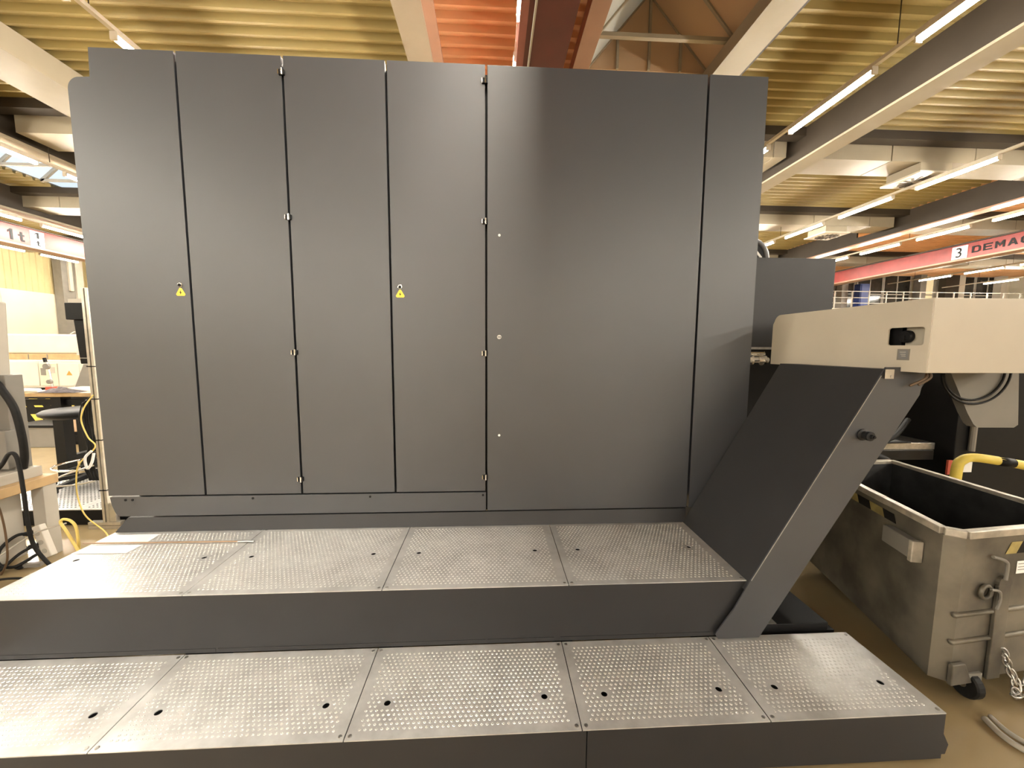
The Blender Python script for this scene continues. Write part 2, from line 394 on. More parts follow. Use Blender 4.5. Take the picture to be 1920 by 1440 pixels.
# ================================================================== LAMPS
def lamp_proto():
    t = thing('tube_lamp', 'x', 'lamp', (0,0,0), 'white tube lamps in the ceiling rows')
    MB().box(-.045, .045, -.75, .75, .03, .075).build('lamp_body', CREAM, t)
    b = MB(); pr = [(-.035,.03),(-.03,-.01),(-.012,-.028),(.012,-.028),(.03,-.01),(.035,.03)]
    b.prism([(x,-.74,z) for x, z in pr], (0,1.48,0)).build('tube', TUBE, t)
    for s_ in (-1, 1): MB().box(-.04,.04, s_*.745-.012, s_*.745+.012, -.03, .04).build('end_cap', CREAM, t)
    return t
proto = lamp_proto(); first_used = False
def put_lamp(x, y, z, label):
    global first_used
    if not first_used: o = proto; first_used = True
    else:
        o = proto.copy(); COL.objects.link(o)
        for ch in proto.children:
            c = ch.copy(); COL.objects.link(c); c.parent = o
    o.location = (x, y, z); o['label'] = label; return o
PER = 2.03
ROWS = [(.295, 5.03, 3.60, -9, 10, 'lamp row beside the dark red girder'),
        (5.22, 5.4, 4.08, 2.4, 22, 'lamp row in front of the deep roof beam'),
        (-4.66, 5.4, 4.08, 2.4, 10, 'lamp row at the upper left deck'),
        (10.0, 5.4, 8.20, -9, 22, 'second lamp row right of the machine'),
        (14.65, 5.4, 12.18, -5, 22, 'lamp row above the right crane'),
        (-9.52, 5.4, 8.19, -9, 20, 'lamp row under the left skylight'),
        (-14.35, 5.4, 14.17, -5, 22, 'lamp row above the left crane'),
        (-18.95, 5.4, 18.3, 2, 22, 'lamp row under the left crane'),
        (23.4, 5.4, 19.57, 8, 21, 'lamp row below the right crane'),
        (28.05, 5.4, 20.2, 8, 22, 'lamp row nearest the far windows')]
for (x, z, yref, ya, yb, nm) in ROWS:
    t = thing('lamp_rail', f'thin cream mounting rail carrying the {nm}', 'rail', (x, (ya+yb)/2, z+.075))
    MB().box(x-.03, x+.03, ya-.8, yb+1.0, z+.075, z+.125).build('rail', CREAM, t)
    if z > 5.2:
        y = yref - 2*PER*5
        while y < yb:
            if y > ya: MB().cyl((x,y+1.0,z+.12),(x,y+1.0,ZD-.05),.007,5).build('wire', BEAMB, t)
            y += 2*PER
    ys = []; y = yref
    while y - PER > ya: y -= PER
    while y < yb: ys.append(y); y += PER
    if ya <= -5 or x in (5.22, -4.66):                                            # the rows go on behind the viewpoint to the far end of the hall
        e = min(ya, -8) - 1.1; t2 = thing('lamp_strip', f'out of view end of the {nm}', 'lamp', (x, (e+Y0)/2, z))
        MB().box(x-.03, x+.03, Y0+1, e, z-.02, z+.03).build('tube', TUBEFAR, t2); MB().box(x-.045, x+.045, Y0+1, e, z+.03, z+.075).build('lamp_body', CREAM, t2)
    ahead = [q for q in ys if q > 1.5]
    for q in ys:
        if q in ahead: put_lamp(x, q, z, f'{ORD[ahead.index(q)]} tube lamp ahead in the {nm}')
        else: put_lamp(x, q, z, f'out of view tube lamp of the {nm}')

# ================================================================== CRANES
t = thing('crane_girder', 'red crane girder with black lettering and number plate three at right', 'girder', (17.8, 10, 5.0))
MB().box(17.66, 17.94, 2, 23.5, 5.02, 5.57).build('girder_box', REDC, t)
MB().box(17.56, 18.04, 2, 23.5, 4.97, 5.03).build('bottom_flange', SALMON, t)
MB().box(17.60, 18.0, 2, 23.5, 5.57, 5.62).build('top_flange', BEAMB, t)
FR = lambda y, z: ((17.648, y, z), (0,-1,0), (0,0,1))
yl = P(1830, 470, x=17.65).y; yp = P(1800, 470, x=17.65).y
pl = MB().box(17.635,17.655, yp-.24, yp+.24, 5.06, 5.52).build('number_plate', PAPER, t)
text('number', '3', .5, BLACK, ((17.63, yp+.14, 5.12), (0,-1,0), (0,0,1)), t)
LET = {'E': [[(0,0),(1,0),(1,.2),(.25,.2),(.25,.4),(.9,.4),(.9,.6),(.25,.6),(.25,.8),(1,.8),(1,1),(0,1)]],
 'D': [[(0,0),(.75,0),(1,.25),(1,.75),(.75,1),(0,1)], [(.25,.2),(.25,.8),(.66,.8),(.75,.7),(.75,.3),(.66,.2)]],
 'M': [[(0,0),(.22,0),(.22,.6),(.5,.2),(.78,.6),(.78,0),(1,0),(1,1),(.78,1),(.5,.58),(.22,1),(0,1)]],
 'A': [[(0,0),(.25,0),(.33,.22),(.67,.22),(.75,0),(1,0),(.64,1),(.36,1)], [(.4,.42),(.5,.75),(.6,.42)]],
 'G': [[(.25,0),(.75,0),(1,.2),(1,.55),(.55,.55),(.55,.38),(.75,.38),(.75,.25),(.68,.2),(.32,.2),(.25,.28),(.25,.72),(.32,.8),(.68,.8),(.75,.72),(.98,.72),(.98,.8),(.75,1),(.25,1),(0,.8),(0,.2)]],
 '1': [[(.35,0),(.65,0),(.65,1),(.4,1),(.12,.8),(.12,.62),(.35,.75)]],
 't': [[(.35,.1),(.45,0),(.8,0),(.8,.18),(.6,.18),(.6,.5),(.8,.5),(.8,.66),(.6,.66),(.6,.9),(.35,.9),(.35,.66),(.15,.66),(.15,.5),(.35,.5)]]}
def letters(word, w_, h_, step_, fr, parent):
    o0, u, v = (Vector(q) for q in fr)
    for k_, ch_ in enumerate(word):
        if ch_ in LET: sheet('letter', BLACK, [[(a_*w_, c_*h_) for a_, c_ in ol] for ol in LET[ch_]], .004, (o0+u*(step_*k_), u, v), parent)
letters('DEMAG 1t', .265, .24, .33, FR(P(1822, 470, x=17.65).y, 5.19), t)
t = thing('crane_girder', 'red crane girder with a load plate along the left wall', 'girder', (-15.5, 10, 4.83))
MB().box(-15.64, -15.36, 2, 23.5, 4.88, 5.46).build('girder_box', REDC, t)
MB().box(-15.74, -15.26, 2, 23.5, 4.83, 4.89).build('bottom_flange', SALMON, t)
MB().box(-15.7, -15.3, 2, 23.5, 5.46, 5.50).build('top_flange', BEAMB, t)
FL = lambda y, z: ((-15.352, y, z), (0,1,0), (0,0,1))
yq = P(70, 453, x=-15.36).y
MB().box(-15.365,-15.345, yq-.2, yq+.2, 4.92, 5.42).build('load_plate', PAPER, t)
letters('1', .24, .2, .3, ((-15.338, yq-.11, 5.19), (0,1,0), (0,0,1)), t); letters('t', .22, .19, .3, ((-15.338, yq-.10, 4.95), (0,1,0), (0,0,1)), t)
letters('1t', .26, .34, .27, FL(P(12, 443, x=-15.36).y, 4.98), t)

# ================================================================== FAR RIGHT: gallery and windows
mz = thing('gallery', 'far gallery with thin metal railing in front of dark windows', 'gallery', (22, 21, 0))
MB().box(12, X1-.05, 21.0, Y1-.02, 3.70, 3.95).build('gallery_floor', CREAM, mz)
x = 14.2
while x < X1-.2:
    MB().box(x-.025, x+.025, 21.03, 21.08, 3.95, 4.92).build('railing_post', GREYL, mz); x += 1.02
for z in (4.25, 4.55, 4.90): MB().box(14, X1-.1, 21.04, 21.07, z-.018, z+.018).build('handrail', GREYL, mz)
for i in range(4):
    MB().box(15+i*5.5, 15.4+i*5.5, 22.2, 22.6, 0, 3.7).build('support_post', GREYL, mz)
WX = [(20.6,23.2),(23.4,25.1),(25.2,27.0),(27.3,28.6),(30.0,31.4),(31.5,33.2)]
for i, (a, c) in enumerate(WX):
    wn = bpy.data.objects.new(f'window_{i+1}', None); COL.objects.link(wn); wn['_o'] = (0,0,0); struct(wn)
    m = LITPANE if i == 3 else PANE
    nx = 2
    for ix in range(nx):
        for iz in range(2):
            xa_ = a + (c-a)*ix/nx + .03; xb_ = a + (c-a)*(ix+1)/nx - .03; z0_ = 3.98 + 1.2*iz + .03; z1_ = z0_ + 1.14
            MB().box(xa_, xb_, Y1-.05, Y1-.03, z0_, z1_).build('pane', m, wn)
    fr = MB()
    for ix in range(nx+1): q = a + (c-a)*ix/nx; fr.box(q-.03, q+.03, Y1-.08, Y1-.005, 3.96, 6.38)
    for iz in range(3): q = 3.98+1.2*iz; fr.box(a, c, Y1-.078, Y1-.006, q-.03, q+.03)
    fr.build('window_frame', GREYL, wn)
t = thing('blue_locker', 'blue upright panel at the left end of the gallery', 'panel', (22.6, 22.8, 3.95))
MB().box(22.3, 22.9, 22.6, 23.0, 3.95, 5.6).build('body', BLUE, t); MB().box(22.36,22.84,22.57,22.6,4.0,5.55).build('door', BLUE, t)
for xq, m, nm in ((27.15,GREYD,'grey column beside the lit far window'),(29.1,BEAMB,'broad brown column right of the lit far window'),(29.75,CREAM,'narrow cream column right of the broad brown column'),(32.6,CREAM,'narrow cream column at the right end of the far windows'),(22.0,GREYL,'grey column at the left end of the far windows')):
    t = thing('column', nm, 'column', (xq, 23.4, 0)); wd = .45 if m is BEAMB else .2
    MB().box(xq-wd, xq+wd, 23.3, 23.7, 3.95, ZD-.06).build('shaft', m, t); MB().box(xq-wd-.06, xq+wd+.06, 23.24, 23.76, 3.95, 4.05).build('base', m, t)

# ceiling air diffusers
def diffuser(x, y, label):
    t = thing('air_diffuser', label, 'diffuser', (x, y, 5.58))
    MB().box(x-.38, x+.38, y-.38, y+.38, 5.62, 5.83).build('plenum_box', BEAMC, t, .01)
    MB().box(x-.45, x+.45, y-.45, y+.45, 5.58, 5.62).build('face_plate', CREAM, t)
    MB().lathe((x,y,5.567), [(.36,0),(.38,.014)], seg=28).build('swirl_ring', GREYL, t)
    for i in range(14):
        a = 2*math.pi*i/14; c, s_ = math.cos(a), math.sin(a); c2, s2_ = math.cos(a+.5), math.sin(a+.5)
        MB().bar((x+.1*c, y+.1*s_, 5.562), (x+.33*c2, y+.33*s2_, 5.562), .05, .012).build('vane', BEAMB, t)
diffuser(10.0, 8.95, 'square swirl air diffuser hanging below the nearest cross duct')
diffuser(11.75, 13.35, 'square swirl air diffuser hanging below the middle cross duct')

# ================================================================== MACHINE: cabinet and housing
YC = 2.35                                                    # front plane of the machine
cab = thing('electrical_cabinet', 'tall graphite electrical cabinet with four doors and yellow warning triangles', 'cabinet', (-1.17, 2.9, 0))
MB().box(-2.15, -.045, YC+.035, 3.45, .62, 3.19).build('cabinet_body', BLACK, cab)
MB().box(-2.24, -2.15, YC+.035, 3.45, .75, 3.0).build('side_panel', PAINT2, cab)
G = .0065
def door(outline, label=None):
    o = sheet('door', PAINT, [outline], .03, XZ(YC+.015), cab, .003)
    if label: o['label'] = label
    return o
arc = [(-2.302+.062*(1-math.cos(a)), 3.008+.062*math.sin(a)) for a in [math.radians(9*i) for i in range(11)]]
d1 = door([(-2.293,.722),(-1.734-G,.722),(-1.734-G,3.222),(-2.18,3.222),(-2.184,3.073)] + [(x,z) for x, z in arc[::-1]], 'left door with a notched rounded upper corner')
d2 = door([(-1.734+G,.722),(-1.164-G,.722),(-1.164-G,3.222),(-1.734+G,3.222)])
d3 = door([(-1.164+G,.722),(-.598-G,.722),(-.598-G,3.222),(-1.164+G,3.222)])
d4 = door([(-.598+G,.722),(-.035-G,.722),(-.035-G,3.222),(-.598+G,3.222)])
def hinge(x, z, dr):
    h = MB().box(x-.016, x+.016, YC-.012, YC+.02, z-.014, z+.014).build('hinge', BLACK, dr, .002)
    MB().cyl((x+.004, YC-.014, z-.017),(x+.004, YC-.014, z+.017), .005, 8).build('hinge_pin', CHROME, dr)
    MB().box(x-.019, x-.014, YC-.013, YC, z-.013, z+.013).build('hinge_leaf', CHROME, dr)
for z in (3.132, 2.358, 1.585, .813): hinge(-1.166, z, d3); hinge(-.042, z, d4)
def lock(x, z, dr, tri=True):
    MB().lathe((x, YC, z), [(.0135,0),(.0135,.004),(.011,.006)], (0,-1,0), 16).build('lock_ring', CHROME, dr)
    MB().lathe((x, YC-.006, z-.002), [(.009,0),(.009,.002)], (0,-1,0), 12).build('lock_core', BLACK, dr)
    if tri:
        c = z-.044
        def tri3(r, y, m, nm, th):
            pts = []
            for k in range(3):
                a0 = math.radians(90+120*k)
                for da in (-.22, 0, .22): pts.append((x + r*math.cos(a0+da)*(1 if da == 0 else .965), y, c + r*math.sin(a0+da)*(1 if da == 0 else .965)))
            return MB().prism(pts, (0,th,0)).build(nm, m, dr)
        tri3(.0275, YC-.0015, WARN, 'warning_sign', .0015)
        b = MB(); b.prism([(x+.001,YC-.0025,c+.013),(x-.006,YC-.0025,c-.001),(x-.001,YC-.0025,c-.001),(x-.003,YC-.0025,c-.012),(x+.006,YC-.0025,c+.003),(x+.001,YC-.0025,c+.003)], (0,.001,0)).build('lightning_symbol', BLACK, dr)
lock(-1.792, 1.969, d1); lock(-.544, 1.975, d4)
kp = sheet('kick_panel', PAINT, [[(-2.252,.592),(-.038,.592),(-.038,.712),(-2.29,.712),(-2.282,.66),(-2.268,.62)]], .02, XZ(YC+.012), cab, .002)
for x in (-2.201, -2.161, -1.46, -.755, -.056): MB().lathe((x, YC+.002, .694), [(.007,0),(.007,.003),(.004,.004)], (0,-1,0), 10).build('bolt', BLACK, kp)
MB().prism([(-2.262,2.335,.500),(-.03,2.335,.500),(-.03,YC+.006,.582),(-2.20,YC+.006,.582)], (0,.02,0)).build('plinth', PAINT2, cab)
MB().box(-2.0, -.05, YC+.12, 3.4, 0, .58).build('base_frame', BLACK, cab)

hs = thing('machine_housing', 'large smooth graphite machine housing right of the four doors', 'machine', (.8, 2.9, 0))
MB().box(-.0445, 1.60, YC+.035, 3.45, .66, 3.19).build('housing_body', BLACK, hs)
bp = MB().box(-.035+G, 1.272-G, YC, YC+.03, .592, 3.222).build('wide_panel', PAINT, hs, .003)
npn = sheet('narrow_panel', PAINT, [[(1.272+G,.592),(1.632,.592),(1.632,3.222),(1.272+G,3.222)]], .03, XZ(YC+.015), hs, .003)
MB().box(1.600, 1.634, YC+.03, 3.45, .6, 3.215).build('side_panel', GREYL, hs)
for x, z in ((.043,2.283),(.045,1.077)): MB().lathe((x, YC, z), [(.0075,0),(.0075,.002),(.004,.003)], (0,-1,0), 12).build('cover_plug', PAPER, bp)
MB().lathe((.044, YC, 1.684), [(.0135,0),(.0135,.003),(.011,.005)], (0,-1,0), 16).build('lock_ring', STEEL, bp)
MB().box(.034, .054, YC-.0065, YC-.004, 1.682, 1.686).build('key_slot', BLACK, bp)
MB().prism([(-.03,2.335,.500),(1.26,2.335,.500),(1.262,YC+.006,.583),(-.03,YC+.006,.583)], (0,.02,0)).build('plinth', PAINT2, hs)
for x in (.2, .8): MB().box(x, x+.08, 2.6, 2.7, 0, .66).build('foot', BLACK, hs)
MB().box(-.044, .02, YC+.036, YC+.05, .583, .66).build('seam_backing', BLACK, hs)

# ================================================================== PLATFORM STEPS
def nub_field(x0, x1, y0, y1, z, skip):
    b = MB(); p = .0205; j = 0; y = y0
    hexd = [(math.cos(math.pi/3*k), math.sin(math.pi/3*k)) for k in range(6)]
    while y <= y1:
        x = x0 + (p/2 if j % 2 else 0)
        while x <= x1:
            if all((x-a)**2 + (y-c)**2 > .028**2 for a, c in skip):
                n = len(b.v)
                b.v += [(x+.0058*c, y+.0058*s_, z) for c, s_ in hexd] + [(x+.0038*c, y+.0038*s_, z+.0017) for c, s_ in hexd] + [(x, y, z+.0004)]
                for k in range(6):
                    k2 = (k+1) % 6; b.f.append((n+k, n+k2, n+6+k2, n+6+k)); b.f.append((n+6+k, n+6+k2, n+12))
            x += p
        y += p*.9; j += 1
    return b
def step(name, label, xs, y0, y1, z, holes_y, hole_dx, side):
    t = thing(name, label, 'step', ((xs[0]+xs[-1])/2, y0, 0))
    for i in range(len(xs)-1):
        a, c = xs[i]+.002, xs[i+1]-.002; hl = [(h, holes_y) for h in hole_dx[i]]
        o = sheet('tread_plate', PLATE, [[(a,y0+.001),(c,y0+.001),(c,y1),(a,y1)]] + [circ(h, k, .0135, 14) for h, k in hl], .004, ((0,0,z-.002),(1,0,0),(0,1,0)), t, .001)
        bl = [(a+.016, y0+.018), (c-.016, y0+.018), (a+.016, y1-.016), (c-.016, y1-.016)]
        nb = nub_field(a+.042, c-.042, y0+.040, y1-.030, z, hl+bl).build('raised_nubs', NUB, o, fix=False); nb['kind'] = 'stuff'
        for q in bl: MB().lathe((q[0], q[1], z), [(.0075,0),(.0075,.0012),(.0045,.002)], (0,0,1), 10).build('screw', STEEL, o)
        for q in hl: MB().tube([(q[0],q[1],z-.0035),(q[0],q[1],z-.045)], .0148, 14, False).lathe((q[0], q[1], z-.05), [(.0148,0),(.0148,.004)], (0,0,1), 14).build('hole_shade_cup', BLACK, o)  # black cup paints in the dark of the hollow under each hole
    return t
LX = [-2.27, -1.405, -.533, .336, 1.063, 1.776]
low = step('lower_step', 'lower step of perforated metal plates nearest the viewer', LX, 1.281, 1.712, .209, 1.427,
           [[-2.10,-1.526],[-1.287,-.654],[-.415,.214],[.461,.945],[1.186,1.655]], 1.776)
MB().box(-2.27, .352, 1.283, 1.300, .012, .204).build('front_board', PAINT2, low)
MB().box(.356, 1.774, 1.283, 1.300, .012, .204).build('front_board', PAINT2, low)
MB().prism([(1.76,1.2835,.204),(1.774,1.2835,.204),(1.774,1.2835,.12),(1.80,1.2835,.07),(1.79,1.2835,.03),(1.74,1.2835,.03)], (0,.012,0)).build('corner_bracket', PAINT2, low)
MB().box(1.758, 1.774, 1.30, 1.70, .012, .204).build('side_board', PAINT2, low)
MB().box(-2.27, -2.254, 1.30, 1.70, .012, .204).build('side_board', PAINT2, low)
for x in (-2.2,-1.4,-.53,.336,1.06,1.7): MB().box(x-.03, x+.03, 1.305, 1.70, 0, .2).build('support_frame', BLACK, low)
UX = [-2.268, -1.398, -.51, .366, 1.242]
up = step('upper_step', 'upper step of perforated metal plates against the graphite machine', UX, 1.711, 2.352, .498, 2.033,
          [[-2.176,-1.531],[-1.287,-.644],[-.399,.24],[.48,1.119]], 1.242)
MB().box(-2.268, 1.235, 1.714, 1.730, .213, .493).build('front_board', PAINT2, up)
for a, c in ((-2.26,-1.27),(-1.26,-.03),(-.02,.30),(.33,.79),(.80,1.07)): MB().box(a, c, 1.7125, 1.7145, .214, .234).build('toe_strip', PAINT2, up)
MB().box(-2.268, -2.252, 1.73, 2.33, .05, .493).build('side_board', PAINT2, up)
for x in (-2.2,-1.4,-.51,.366,1.15): MB().box(x-.03, x+.03, 1.745, 2.33, 0, .49).build('support_frame', BLACK, up)
# things lying on the upper step
tag(MB().prism([(-2.252,2.296,.5012),(-1.975,2.300,.5012),(-1.965,2.190,.5012),(-2.235,2.186,.5012)], (0,0,.0012)).build('paper_sheet', PAPER, loc=(-2.1,2.24,.5)), 'white paper sheet on the upper step behind the thin rod', 'paper')
tag(MB().prism([(-2.242,2.176,.5012),(-1.968,2.176,.5012),(-1.975,2.088,.5012),(-2.262,2.094,.5012)], (0,0,.0012)).build('paper_sheet', PAPER, loc=(-2.1,2.13,.5)), 'white paper sheet on the upper step in front of the thin rod', 'paper')
rd = thing('measuring_rod', 'thin brown rod with a pale tip lying across the paper sheets', 'rod', (-1.85, 2.185, .503))
MB().cyl((-2.30,2.192,.508),(-1.45,2.181,.508),.0042,8).build('shaft', mat('brown_rod', (.30,.20,.12), .4, .3), rd)
MB().cyl((-1.45,2.181,.508),(-1.36,2.180,.508),.0062,8).build('tip', STEEL, rd)

# ================================================================== CHIP CONVEYOR
cv = thing('chip_conveyor', 'inclined graphite chip conveyor rising to a cream discharge head', 'conveyor', (1.3, 2.0, 0))
SL = (1.812-1.246)/(1.503-.5)
def fx(z): return 1.240 + (z-.5)*SL                          # upper (left) face of the trough
def gx2(z): return 1.305 + (z-.221)*(2.007-1.305)/(1.41-.221)  # lower (right) face
F0, F1 = 1.690, 2.345
sheet('side_plate', PAINT, [[(1.085,.240),(1.10,.215),(1.306,.215),(gx2(1.41),1.41),(gx2(1.41)+.02,1.54),(fx(1.54)+.0,1.54),(fx(.5),.5),(1.17,.365)]], .006, XZ(F0+.003), cv, .001)
MB().hexa([(fx(.46)+.004,F0+.008,.46),(gx2(.46)-.004,F0+.008,.46),(gx2(.46)-.004,F1,.46),(fx(.46)+.004,F1,.46),
           (fx(1.53)+.004,F0+.008,1.53),(gx2(1.53)-.004,F0+.008,1.53),(gx2(1.53)-.004,F1,1.53),(fx(1.53)+.004,F1,1.53)]).build('trough', PAINT2, cv)
MB().hexa([(1.25,1.735,.21),(1.30,1.735,.21),(1.32,F1,.21),(1.25,F1,.21),(fx(.46)+.03,1.735,.47),(gx2(.46)-.02,1.735,.47),(gx2(.46)-.02,F1,.47),(fx(.46)+.03,F1,.47)]).build('trough_foot', PAINT2, cv)
MB().bar((fx(.51)+.002,F0-.001,.51),(fx(1.50)+.002,F0-.001,1.50),.003,.003).build('edge_strip', STEEL, cv)
kn = MB().lathe((1.742,F0,1.222), [(.028,0),(.028,.006),(.018,.010),(.018,.028),(.022,.030),(.022,.042),(.010,.044),(.010,.056)], (0,-1,0), 16).build('knob', DARKM, cv, .001)
MB().lathe((1.742,F0-.056,1.222), [(.006,0),(.006,.006)], (0,-1,0), 6).build('set_screw', BLACK, kn)
# discharge head
HX, HY0, HY1, HZ0, HZ1, HXR = 1.90, 1.585, 2.50, 1.520, 1.845, 2.95
hd = sheet('head_side', CREAM, [[(HY0,HZ0),(HY1+.03,HZ0)] + [(HY1+.03-.03*(i/6), HZ1-.06+.0*i) for i in (0,)] +
      [(HY1+.02-.055*(1-math.cos(math.radians(15*i))), HZ1-.055+.055*math.sin(math.radians(15*i))) for i in range(1,7)] + [(HY0,HZ1)],
      rrect(1.606,1.761,1.641,1.723,.012)[::-1]], .006, ((HX+.003,0,0),(0,1,0),(0,0,1)), cv, .001)
hd['label'] = 'cream side plate with a rounded window'
MB().box(HX+.004, HXR, HY0-.003, HY0+.004, HZ0, HZ1).build('head_front', CREAM, cv, .002)
MB().box(HX+.004, HXR, HY0+.004, HY1-.03, HZ1-.006, HZ1-.001).build('head_cover', CREAM, cv)
MB().box(HX+.006, HXR, HY1-.03, HY1-.02, HZ0, HZ1-.006).build('head_back', CREAM, cv)
MB().box(HX+.15, HXR, 1.75, HY1-.03, HZ0, HZ0+.005).build('head_floor', DARKM, cv)
MB().box(HX+.10, HX+.11, 1.59, HY1-.04, HZ0+.01, HZ1-.01).build('inner_wall', GREYL, cv)
MB().box(HX+.03, HX+.10, 1.725, 1.80, HZ0+.01, HZ1-.01).build('inner_block', BLACK, cv)
sw = MB().box(HX+.03, HX+.05, 1.61, 1.71, 1.63, 1.735).build('switch_plate', mat('switch_recess_shade', (.34,.31,.25), .5), cv, .004)  # the plate's grey includes the shading of its recess
MB().lathe((HX+.03,1.694,1.682), [(.026,0),(.029,.004),(.029,.018),(.024,.024)], (-1,0,0), 24).build('rotary_knob', BLACK, sw)
MB().box(HX-.001, HX+.008, 1.688, 1.700, 1.664, 1.686).build('knob_grip', BLACK, sw)
for z in (1.672, 1.684): MB().box(HX+.026, HX+.031, 1.611, 1.620, z-.004, z+.004).build('switch_mark', BLACK, sw)
lb = MB().box(HX-.002, HX, 1.658, 1.711, 1.573, 1.6245).build('rating_label', GREYD, cv)
MB().box(HX-.003, HX-.002, 1.664, 1.705, 1.579, 1.618).build('label_field', mat('label_grey', (.20,.20,.20), .4, .2), lb)
for k, z in enumerate((1.610, 1.600, 1.592)): MB().box(HX-.004, HX-.003, 1.672 - .0*k, 1.698-.004*k, z-.0015, z+.0015).build('label_line', GREYL, lb)
tb = MB().box(1.815, 1.855, 1.676, 1.680, 1.487, 1.530).build('mounting_tab', CREAM, cv)
MB().lathe((1.842,1.676,1.498), [(.006,0),(.006,.003)], (0,-1,0), 10).build('tab_bolt', STEEL, tb)
for k, (a, c) in enumerate((((1.99,1.66,1.53),(1.93,1.67,1.455)),((2.0,1.66,1.53),(1.965,1.665,1.46)))):
    MB().tube(curve3([a, ((a[0]+c[0])/2+.02, 1.65, (a[2]+c[2])/2), c]), .006, 6).build('wire', WIREB, cv)

# grey box, hose reel and couplings behind the head
t = thing('machine_box', 'plain graphite box behind the cream conveyor head', 'machine', (2.1, 3.0, 0))
MB().box(1.66, 2.51, 2.75, 3.4, 1.63, 2.28).build('box_shell', PAINT2, t, .004)
MB().box(1.66, 2.51, 2.745, 2.76, 1.618, 1.635).build('lower_lip', STEEL, t)
MB().box(1.75, 2.4, 2.85, 3.3, 0, 1.63).build('stand', BLACK, t)
t = thing('hose_reel', 'round dark reel standing on the graphite box', 'reel', (1.93, 2.9, 2.28))
c = (1.935, 2.88, 2.30)
MB().ring(c, (0,1,0), .135, .022, 28, 8).build('rim', PAINT, t, smooth=True)
MB().lathe((c[0], c[1]+.02, c[2]), [(.13,0),(.13,.03)], (0,-1,0), 28).build('disc', BLACK, t)
MB().lathe((c[0], c[1]-.01, c[2]), [(.04,0),(.035,.03)], (0,-1,0), 16).build('hub', DARKM, t)
MB().bar((c[0]+.03, c[1]-.03, c[2]+.05),(c[0]+.075, c[1]-.03, c[2]-.0), .016, .008, (0,1,0)).build('indicator', PAPER, t)
t = thing('hose_coupling', 'chrome hose coupling between the housing and the cream head', 'coupling', (1.86, 2.58, 1.55))
MB().cyl((1.66,2.60,1.585),(1.90,2.60,1.585),.016,12).build('upper_pipe', CHROME, t)
MB().cyl((1.66,2.56,1.545),(1.90,2.56,1.545),.020,12).build('lower_pipe', CHROME, t)
for x in (1.72, 1.76, 1.85): MB().cyl((x,2.55,1.545),(x+.018,2.55,1.545),.036,14).build('union_nut', CHROME, t)
MB().lathe((1.74,2.53,1.54), [(.02,0),(.032,.01),(.026,.03),(.01,.034)], (0,-1,0), 14).build('valve_cap', CHROME, t)

# black tray beside the lower end of the conveyor
t = thing('drip_tray', 'low black tray on the floor beneath the conveyor foot', 'tray', (1.5, 1.9, 0))
MB().box(1.315, 1.735, 1.735, 2.06, 0, .205).build('tray_base', BLACK, t)
MB().box(1.315, 1.700, 1.735, 2.03, .205, .245).build('tray_top', BLACK, t, .003)
MB().box(1.345, 1.43, 1.737, 1.87, .2455, .2475).build('metal_plate', STEEL, t)
MB().tube(curve3([(1.33,1.72,.215),(1.36,1.73,.25),(1.40,1.75,.31)]), .006, 6).build('cable', WIREB, t)

# ================================================================== CHIP BIN
bn = thing('chip_bin', 'worn galvanised steel chip bin under the conveyor head', 'bin', (2.4, 2.0, 0))
ZR = .82
A = Vector((2.03,1.515,0)); B = Vector((2.30,2.55,0)); D = Vector((2.92,2.60,0)); Cq = Vector((2.86,1.60,0))
ctr = (A+B+D+Cq)/4
def off(p, k): return p + (ctr-p)*k
def wall(p, q, nm, z0=.10, z1=ZR-.03, m=GALV):
    th = .025; n_ = (q-p).cross(Vector((0,0,1))).normalized()
    if n_.dot(ctr-p) < 0: n_ = -n_
    lo, hi = [], []
    return MB().hexa([p+Vector((0,0,z0)), q+Vector((0,0,z0)), q+n_*th+Vector((0,0,z0)), p+n_*th+Vector((0,0,z0)),
                      p+Vector((0,0,z1)), q+Vector((0,0,z1)), q+n_*th+Vector((0,0,z1)), p+n_*th+Vector((0,0,z1))]).build(nm, m, bn)
A2 = A + (Cq-A).normalized()*.07; A1 = A + (B-A).normalized()*.05
wall(A1, B, 'side_wall'); wall(B, D, 'end_wall'); wall(D, Cq, 'side_wall'); wall(Cq, A2, 'front_wall'); wall(A2, A1, 'corner_wall')
for p, q in ((A1,B),(B,D),(D,Cq),(Cq,A2)):                   # dark lining inside
    k = .075; p2, q2 = off(p,k), off(q,k); MB().prism([p2+Vector((0,0,.12)), q2+Vector((0,0,.12)), off(q,.06)+Vector((0,0,ZR-.02)), off(p,.06)+Vector((0,0,ZR-.02))], (ctr-(p+q)/2).normalized()*.004).build('lining', BINDARK, bn)
MB().prism([off(p,.05)+Vector((0,0,.10)) for p in (A1,A2,Cq,D,B)], (0,0,.02)).build('bin_floor', BINDARK, bn)
for p, q in ((A1,B),(B,D),(D,Cq),(Cq,A2),(A2,A1)):
    MB().bar(off(p,.015)+Vector((0,0,ZR-.015)), off(q,.015)+Vector((0,0,ZR-.015)), .034, .034).build('rim_bar', GALVR, bn, .004)
